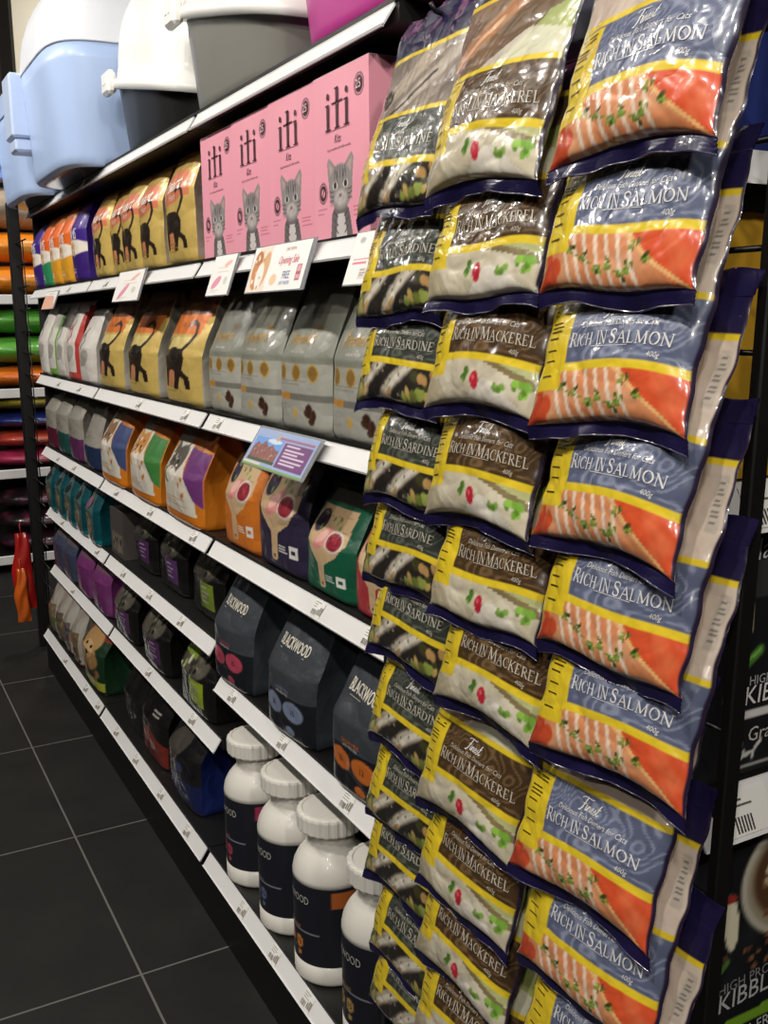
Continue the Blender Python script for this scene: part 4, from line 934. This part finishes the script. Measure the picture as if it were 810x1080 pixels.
litter_box('magenta litter box on the top shelf above the pink boxes', 1.195, .0, .52, .34, .165, .2, .36, 'b93a8c', 'eeede8')

# ------------------------------------------------------------------ promotion cards clipped to the price channels
def card(label, s0, s1, z0, z1, nt, nb, design, ink=None, name='promo_card'):
    """s0 left end (further), s1 right end; leans out towards its foot"""
    w = s0 - s1; h = math.hypot(z1 - z0, nb - nt)
    root = empty(name, (-nb - .002, (s0 + s1) / 2, z0)); tag(root, label, 'card')
    nu, nv = 90, 48; U, V = np.meshgrid(np.linspace(0, 1, nu + 1), np.linspace(0, 1, nv + 1))
    cv = Cv(U, V, w / h, 'f4f1ec'); cv = design(cv) or cv
    P = lambda u, v, o=0: (( nb - nt) * v - o * (z1 - z0) / h, -(u - .5) * w, (z1 - z0) * v - o * (nb - nt) / h)
    verts = [P(u, v, .0006) for u, v in zip(U.ravel(), V.ravel())]; cols = cv.c.reshape(-1, 3).tolist(); n1 = nu + 1
    faces = [(j * n1 + i, j * n1 + i + 1, j * n1 + n1 + i + 1, j * n1 + n1 + i) for j in range(nv) for i in range(nu)]
    if ink:
        k = len(verts); verts += [P(x / w, y / h, .0011) for x, y in ink.v]; cols += ink.c; faces += [tuple(i + k for i in f) for f in ink.f]
    mk('printed_sheet', verts, faces, PAPER, root, [C3(c) for c in cols])
    b = MB(); vs = [P(u, v, o) for o in (0, -.0022) for u, v in ((-.015, -.03), (1.05, -.03), (1.05, 1.02), (-.015, 1.02))]
    b.add(vs, [(0, 1, 2, 3), (7, 6, 5, 4), (0, 4, 5, 1), (1, 5, 6, 2), (2, 6, 7, 3), (3, 7, 4, 0)])
    b.build('clear_holder', mat('clear acrylic', 'c9ccd0', rough=.12, coat=.6, trans=.55), root)
    return root
def d_sale(cv):
    cv.poly([(.0, .0), (.36, 0), (.3, .5), (.36, 1), (.1, 1), (0, .5)], 'f0dfd0'); cv.ell(.13, .45, .09, .4, 'c98a55', .1); cv.ell(.27, .5, .07, .38, 'd9a878', -.2); cv.ell(.12, .75, .07, .16, 'b8733c'); cv.ell(.2, .35, .07, .3, 'f3ebe2'); cv.spots(10, .05, .32, .1, .9, .04, ['e8c9a8', 'b87a45', 'f5ece2'], 5)
    cv.ell(.48, .24, .06, .12, 'e8b987', 0, .7); cv.rect(.86, .94, .18, .52, 'a8344a', .8); cv.rect(.875, .925, .22, .48, 'f0dcdc', .6); cv.rect(.86, .94, .3, .36, 'a8344a', .8)
def i_sale(w, h):
    k = Ink(); k.text('Opening Sale', w * .68, h * .56, h * .17, 'd0405c', .5, .25, 0, .78); k.text('FREE', w * .7, h * .24, h * .16, '3f5a9c', .5, 0, 0, .8, 1); k.text('GIFT INSIDE', w * .7, h * .12, h * .07, '4a6aa8', .5); k.text('pet store', w * .68, h * .84, h * .09, 'b08a5a', .5); return k
def d_small(cv):
    cv.ell(.35, .32, .2, .12, 'd87090', .4, .7); cv.ell(.7, .78, .16, .06, 'e8a08a', .2, .7); cv.fine(.3, .9, .55, .7, 3, 'd9a8a0', .6, 3); cv.ell(.75, .35, .08, .1, 'b9c4b0', 0, .6); cv.fine(.15, .6, .06, .14, 2, 'c9b8b0', .6, 5)
def d_right(cv):
    cv.fine(.15, .9, .35, .5, 2, 'd8607c', .9, 3); cv.ell(.3, .85, .1, .06, '8a8a88', 0, .6); cv.rect(.5, .85, .1, .3, 'e0d4cc'); cv.fine(.52, .8, .12, .28, 3, '6a6a6a', .7, 4)
card('white sale card with cat and dog picture, below the pink boxes', 1.55, 1.332, 1.287, 1.357, -.008, .016, d_sale, i_sale(.218, .074))
card('small white card with pink print, below the first pink box', 1.745, 1.636, 1.287, 1.355, -.008, .016, d_small)
card('white card with pink lettering, beside the topmost sardine pouches', 1.195, 1.12, 1.287, 1.353, -.008, .016, d_right)
card('pale card with faint pink print, above the large gold bags', 2.425, 2.205, 1.29, 1.357, -.008, .016, lambda cv: (d_small(cv), None)[1])
card('pale orange card at the far end, above the white pouches', 3.34, 3.155, 1.285, 1.337, -.005, .016, lambda cv: (cv.poly([(0, 0), (1, 0), (.8, .7), (0, .8)], 'e8a888', .8), cv.fine(.3, .9, .5, .9, 3, 'd0907c', .6, 3), None)[2])
def d_castle(cv):
    cv.rect(0, 1, 0, 1, '9fb0d6'); cv.rect(.04, .5, .16, .78, '6fa0dd'); cv.ell(.36, .72, .12, .06, 'e8eef6', 0, .8)
    cv.poly([(.05, .2), (.05, .5), (.1, .66), (.16, .55), (.22, .7), (.3, .56), (.36, .62), (.44, .5), (.49, .52), (.49, .2)], '8f5f58'); cv.spots(26, .06, .48, .2, .56, .03, ['a8746a', '6b4540', 'c09a8c'], 4)
    cv.rect(.04, .5, .14, .22, '4e5a3c'); cv.rect(.53, .97, .12, .76, '77487c'); cv.rect(.42, .97, .8, .87, 'a05a72', .7); cv.rect(.0, 1., 0, .06, '7fa85a'); cv.ring(.39, .84, .025, .08, .2, 'd8a83a'); cv.rect(0, .3, .06, .12, 'd8cfc8')
    cv.fine(.57, .92, .18, .72, 6, 'e8dce8', .9, 6, .45)
card('blue and purple information card with castle photo on the shelf edge', 1.553, 1.318, 1.012, 1.068, -.006, .03, d_castle)

# ------------------------------------------------------------------ end display beyond the wire grid (fronts face the viewer)
for z0, h, l in ((.768, .045, 'end display shelf with wide white price edge, above the kibble bag with bowl'), (1.058, .042, 'end display shelf with white price edge, above the dark bag with pea pod'), (1.345, .03, 'upper end display shelf under the blue bag')):
    r = tag(empty('end_shelf', (.2, .6, z0)), l, 'shelf', 'shelves of the end display')
    L = Matrix.Translation((-.2, -.6, -z0))
    b = MB(); b.box(.034, .36, .603, 1.09, z0 + h - .022, z0 + h); b.v = [tuple(L @ Vector(p)) for p in b.v]; b.build('deck', BLACK, r)
    b = MB(); a = .022
    vs = [(x, y, z) for x in (.03, .36) for y, z in ((.6 - a, z0), (.6, z0 + h), (.6025, z0 + h), (.6025 - a, z0))]
    b.add(vs, [(0, 4, 5, 1), (1, 5, 6, 2), (2, 6, 7, 3), (3, 7, 4, 0), (0, 1, 2, 3), (4, 7, 6, 5)])
    b.v = [tuple(L @ Vector(p)) for p in b.v]; st = b.build('price_channel', WHITE, r)
    if h > .04:
        b = MB(); k = lambda u, v: (u, .6 - a * (1 - v) - .0014, z0 + h * v + .0003)
        for x0, x1, v0, v1, c in [(.062, .12, .1, .9, 'f3f1ea')] + [(.068, .068 + q, .62 + .1 * i, .66 + .1 * i, '6a645c') for i, q in enumerate((.03, .018))] + [(.072 + .004 * i, .074 + .004 * i, .16, .45, '3a3630') for i in range(6)]:
            o = 0 if c == 'f3f1ea' else -.0006
            b.add([(x, y + o, z) for x, y, z in (k(x0, v0), k(x1, v0), k(x1, v1), k(x0, v1))], [(0, 1, 2, 3)], c)
        b.v = [tuple(L @ Vector(p)) for p in b.v]; b.build('price_ticket', PAPER, st, cols=True)
SLATE = '2b2a2f'
def kibble_front(cv):
    cv.X = cv.X - .14
    cv.put(cv.nz(2, 4), '3a3940', .6)
    cv.ell(.62, .72, .42, .27, 'c9c2b0', 0, 1, .05); cv.ell(.62, .72, .38, .24, 'a79c84', 0, 1, .05); cv.ell(.62, .73, .34, .21, '5c3d28'); cv.spots(60, .34, .9, .56, .9, .02, ['7a5233', '4a2f1d', '8f6a45', 'd9c9a8'], 3)
    for x, c in ((.06, 'e9dfb8'), (.15, 'f0e8c8')): cv.ell(x, .6, .045, .12, c, .1)
    cv.ell(.12, .7, .06, .02, 'a8342c'); cv.line([(.02, .3), (.08, .4), (.14, .44)], .03, '55803a'); cv.spots(14, .1, .5, .36, .5, .012, ['6b4530', '8a5c3e'], 6)
    cv.poly([(-.2, .11), (1, .17), (1, .22), (-.2, .16)], '7fae2c'); cv.rect(.02, .98, .0, .005, '8a8a8a')
def kibble_ink(w, h):
    k = Ink(); k.text('HIGH PROTEIN', .05, h * .31, .011, '8f8e90', 0, 0, .06); k.text('KIBBLE', .05, h * .235, .02, 'c9c8c6', 0, .1, .06); k.text('GRAIN-FREE', .045, h * .07, .013, 'c9c8c4', 0, 0, .06); k.text('WITH MEAT', .08, h * .02, .009, 'a5a49f', 0, 0, .06); return k
def pea_front(cv):
    cv.X = cv.X - .16
    cv.put(cv.nz(2, 6), '3b383c', .6); cv.rect(0, 1, .74, .9, '4b4744', .6); cv.ell(.1, .67, .05, .1, 'e8d6b4', .1)
    cv.line([(.02, .34), (.07, .44), (.2, .52)], .045, '4f8a34'); cv.line([(.03, .38), (.1, .47), (.2, .52)], .012, '8ec257')
    cv.rect(.06, .9, .03, .26, '18171a'); cv.rect(.06, .9, .235, .27, 'e3e1dc'); cv.line([(.06, .03), (.06, .27)], .008, 'cfcdc8'); cv.line([(.06, .03), (.9, .03)], .008, 'cfcdc8')
    cv.line([(.1, .05), (.14, .08), (.2, .09), (.24, .13)], .016, 'dcdad4'); cv.line([(.14, .08), (.13, .13)], .01, 'dcdad4'); cv.line([(.11, .03), (.11, .06)], .01, 'dcdad4'); cv.line([(.19, .05), (.2, .09)], .01, 'dcdad4')
def pea_ink(w, h):
    k = Ink(); k.text('Naturals', .05, h * .885, .02, 'e6e4e0', 0, .2, .1); k.text('HIGH', .066, h * .38, .009, 'b9b8b6'); k.text('KIBBLE', .06, h * .3, .018, 'eceae6', 0, .1); k.text('Grain', .068, h * .14, .014, 'c9c7c2', 0, .1); return k
def side_lines(edge, ew, top=None):
    def f(cv):
        cv.put(cv.nz(1.5, 3), '26252a', .5); cv.fine(ew + .08, .96, .45, .84, 16, '6d6c6a', .75, 4); cv.fine(ew + .1, .9, .1, .3, 6, '4c4b4c', .6, 7)
        cv.rect(0, ew, 0, 1, edge) if not top else (cv.rect(0, ew, 0, .4, edge), cv.rect(0, ew * 1.6, .86, 1, edge))
    return f
def E(name, label, x, s, z, w, d, h, front, ink, side, sf, key):
    carton(name, label, 'pet food', 'bags on the end display', s, x, z, 0, key, lambda: box_meshes(w, d, h, front, ink(w, h) if ink else None, side, None, sf, mside=-1))
E('kibble_box', 'dark kibble pack with bowl, apple slices and lime side edge', .15, .735, .5, .22, .25, .262, kibble_front, kibble_ink, '17171a', side_lines('8fc21f', .16), 'k')
E('kibble_box', 'dark kibble pack with pea pod picture and orange side edge', .15, .735, .8135, .22, .25, .235, pea_front, pea_ink, '17171a', side_lines('d9922a', .14, True), 'p')
E('kibble_box', 'yellow edged pet food pack behind the wire grid, above the pea pod pack', .15, .735, 1.1005, .22, .25, .226, lambda cv: cv.rect(0, 1, 0, 1, 'c99a2a'), None, '5c574c', lambda cv: (cv.rect(0, .16, 0, 1, 'd6a52a'), cv.rect(.16, .34, 0, .7, '8d8a80'), cv.rect(0, .4, .86, 1, '7d7866'), cv.rect(.4, 1, 0, 1, '2a2724'), None)[4], 'y')
E('kibble_box', 'blue pet food pack behind the wire grid, on the upper end shelf', .15, .735, 1.3755, .22, .25, .25, lambda cv: cv.rect(0, 1, 0, 1, '2c3a80'), None, '1a1b3c', lambda cv: (cv.rect(0, .3, 0, .55, '4c5fb0'), cv.rect(0, .3, 0, .1, 'b9bcc4'), cv.put(cv.nz(2, 3) * (cv.X < .3), '6a80cc', .5), None)[3], 'b')
b = MB(); b.box(.034, .372, .6, 1.09, 0, .5, bev=.004)
tag(b.build('end_display_plinth', BLACK), 'black plinth carrying the end display packs', 'plinth')

# ------------------------------------------------------------------ far aisle: wall shelving with stacked sacks
def sack(label, x, z, w, d, h, cols, group, s=5.36):
    nu, nv = 34, 20; vs = []; cs = []; fs = []
    U, V = np.meshgrid(np.linspace(0, 1, nu + 1), np.linspace(0, 1, nv + 1))
    cv = Cv(U, V, w / h, cols[0]); cv.put(cv.nz(1.2, len(label)), cols[1], .8); cv.rect(.3, .7, .35, .6, cols[2], .8); cv.fine(.34, .66, .4, .56, 2, cols[0], .9, 3)
    ee = np.clip(1 - np.abs(2 * U - 1) ** 4, 0, 1) ** .5; ff = np.sin(V * math.pi) ** .5
    zz = h * (V - .5) * (.35 + .65 * ee) + h / 2
    front = np.stack([(U - .5) * w, -d / 2 * ff * ee + .006 * creases(U * w, V * h, len(label), 30), zz], -1).reshape(-1, 3).tolist()
    back = np.stack([(.5 - U) * w, d / 2 * ff * ee, zz], -1).reshape(-1, 3).tolist(); n = nu + 1
    fs = [(j * n + i, j * n + i + 1, j * n + n + i + 1, j * n + n + i) for j in range(nv) for i in range(nu)]
    o = empty('pet_food_sack', (x, s, z + .001)); tag(o, label, 'pet food', group)
    mk('printed_front', front, fs, BAGM, o, cv.c.reshape(-1, 3).tolist(), True); mk('sack_back', back, fs, BAGM, o, [C3(cols[0])] * len(back), True)
    return o
WL = [(.064, 'lowest'), (.5, 'second from bottom'), (.90, 'third from bottom'), (1.353, 'fourth from bottom'), (2.03, 'topmost')]
wall = tag(empty('wall_shelving', (.6, 5.6, 0)), 'far wall shelving with black back and white edged boards beyond the post', 'shelving')
L = Matrix.Translation((-.6, -5.6, 0))
for z, w_ in WL:
    b = MB(); b.box(-.3, 1.5, 5.2, 5.68, z, z + .02); b.v = [tuple(L @ Vector(p)) for p in b.v]; bo = b.build('shelf_deck', BLACK, wall)
    b = MB(); b.box(-.3, 1.5, 5.19, 5.2, z - .02, z + .026, bev=.003); b.v = [tuple(L @ Vector(p)) for p in b.v]; b.build('white_edge', WHITE, bo)
b = MB(); b.box(-.3, 1.5, 5.68, 5.72, 0, 2.4); b.v = [tuple(L @ Vector(p)) for p in b.v]; b.build('back_panel', BLACK, wall)
SK = [(0, .1, ('2a1a22', '8a2a50', 'd8b0bc'), 'black and pink sack'), (0, .1, ('241c20', 'b83a66', 'c9a8b0'), 'pink streaked black sack'), (0, .1, ('2c2426', 'd0567c', 'e8d0d4'), 'black sack with rosy print'),
      (1, .09, ('b8355c', '8a2a4c', 'e0b8a8'), 'crimson sack'), (1, .085, ('c2452c', '7a3050', 'e8c090'), 'red orange sack'), (1, .08, ('20307a', '2c4aa0', 'b8b8d0'), 'royal blue sack'), (1, .085, ('c9b020', '9a8a1c', 'e8dc90'), 'yellow sack'),
      (2, .11, ('e0701c', 'f08a2c', 'c85a14'), 'bright orange sack'), (2, .135, ('5aa83a', '6ab84a', '8ecc6c'), 'bright green sack'), (2, .13, ('5cac3c', '509a34', '90cc70'), 'light green sack'),
      (3, .15, ('ee8a1c', 'f29a30', 'f6b860'), 'amber orange sack'), (3, .15, ('f0901f', 'e87c18', 'f8c070'), 'light orange sack'), (3, .2, ('b0a08c', '8a7c6c', 'd8cfc4'), 'beige sack'),
      (4, .2, ('cfc8c0', 'b8a8a0', 'a83a30'), 'white and red sack')]
zc = {}
for lv, h, cols, nm in SK:
    z = zc.get(lv, WL[lv][0] + .021); zc[lv] = z + h + .012
    sack('%s on the far wall, %s shelf' % (nm, WL[lv][1]), .36, z, .62, .3, h, cols, 'stacked sacks on the far wall shelving')
q = MB(); q.box(.6, 3.2, 7.08, 7.2, 0, 3.3); struct(q.build('wall_pale', mat('pale wall panel', 'b9b3a2', rough=.8)))

# red and orange pouches hanging on the far post
def hang(label, x, s, z, w, h, col, bend):
    nu, nv = 10, 26; v = []; f = []
    for sd in (0, 1):
        for j in range(nv + 1):
            q = j / nv
            for i in range(nu + 1):
                u = -1 + 2 * i / nu
                ww = w / 2 * (.55 + .45 * min(1, q * 2.2)); th = .016 * (math.sin(math.pi * min(1, q * 1.02)) ** .5) * max(0, 1 - u ** 4) ** .5
                v.append((u * ww + .004 * math.sin(q * 9), (-th if sd == 0 else th) + bend * q + .003 * math.sin(u * 4 + q * 12), -q * h))
    n = nu + 1; o = n * (nv + 1)
    for j in range(nv):
        for i in range(nu):
            a = j * n + i; f += [(a, a + n, a + n + 1, a + 1), (o + a, o + a + 1, o + a + n + 1, o + a + n)]
    r = tag(empty('hanging_pouch', (x, s, z)), label, 'pouch', 'pouches hanging on the far post')
    mk('pouch_body', v, f, mat('glossy ' + col, col, rough=.3, coat=.5, bump=.3, bscale=30), r, None, True)
    b = MB(); b.tube([(0, 0, -.005), (0, .006, .03), (.006, .03, .036)], .002, 6); b.build('hanging_loop', mat('glossy ' + col), r, True)
    return r
hang('long red pouch hanging on the far black post above the floor', -.055, 3.9, .46, .075, .30, 'b3201c', .0)
hang('orange pouch hanging below the red one on the far black post', -.07, 3.87, .33, .05, .21, 'd8641c', .0)

# ------------------------------------------------------------------ light: shop spots over the aisle, soft ceiling fill, added camera-side fill
def area(name, loc, tgt, size, power, col=(1, .95, .88), sy=None):
    l = bpy.data.lights.new(name, 'AREA'); l.shape = 'DISK' if not sy else 'RECTANGLE'; l.size = size; l.energy = power; l.color = col
    if sy: l.size_y = sy
    o = bpy.data.objects.new(name, l); o.location = loc
    o.rotation_euler = (Vector(tgt) - Vector(loc)).to_track_quat('-Z', 'Y').to_euler(); COL.objects.link(o); return o
for s, p in [(-.8, 15), (.1, 15), (1.1, 16), (2.1, 15), (3.1, 15), (4.2, 15)]:
    area('overhead_spot', (-1.25, s, 2.6), (.0, s + .35, 1.7), .12, p)
area('overhead_spot', (-.5, -1.2, 2.7), (.0, 1.4, 1.3), .12, 18)
area('overhead_spot', (-2.2, -1.3, 2.7), (.0, 1.4, 1.4), .13, 22)  # added fill lamp behind the camera, brightens the near sides of the bags
area('ceiling_fill', (-1.2, 2., 3.2), (-1.2, 2., 0), 1.2, 9, (1, .96, .9), 6)
area('overhead_spot', (.5, 4.6, 3.0), (.4, 5.3, 1.2), .2, 18)
area('overhead_spot', (1.2, 6.2, 3.1), (1.2, 7.1, 2.7), .2, 22)
W = bpy.data.worlds.new('shop'); SC.world = W; W.use_nodes = True
W.node_tree.nodes['Background'].inputs[0].default_value = (.6, .58, .55, 1); W.node_tree.nodes['Background'].inputs[1].default_value = .05

# ------------------------------------------------------------------ camera
cam = bpy.data.cameras.new('camera'); co = bpy.data.objects.new('camera', cam); COL.objects.link(co); SC.camera = co
f, p, r, yw, D, H = 1047.3674, .1909, .0093, .5004, .6128, 1.2414
cam.sensor_fit = 'VERTICAL'; cam.sensor_height = 36; cam.lens = f / 1080 * 36; cam.clip_start = .01
fw = Vector((math.sin(yw), math.cos(yw), 0)); r0 = Vector((math.cos(yw), -math.sin(yw), 0)); zu = Vector((0, 0, 1))
F_ = fw * math.cos(p) - zu * math.sin(p); U0 = fw * math.sin(p) + zu * math.cos(p)
Rx = r0 * math.cos(r) - U0 * math.sin(r); Ux = r0 * math.sin(r) + U0 * math.cos(r)
M = Matrix((Rx, Ux, -F_)).transposed().to_4x4(); M.translation = (-D, 0, H); co.matrix_world = M
SC.view_settings.view_transform = 'Standard'; SC.view_settings.look = 'None'; SC.view_settings.gamma = 1; SC.view_settings.use_curve_mapping = False
SC.view_settings.exposure = -.17
SC.cycles.use_denoising = True
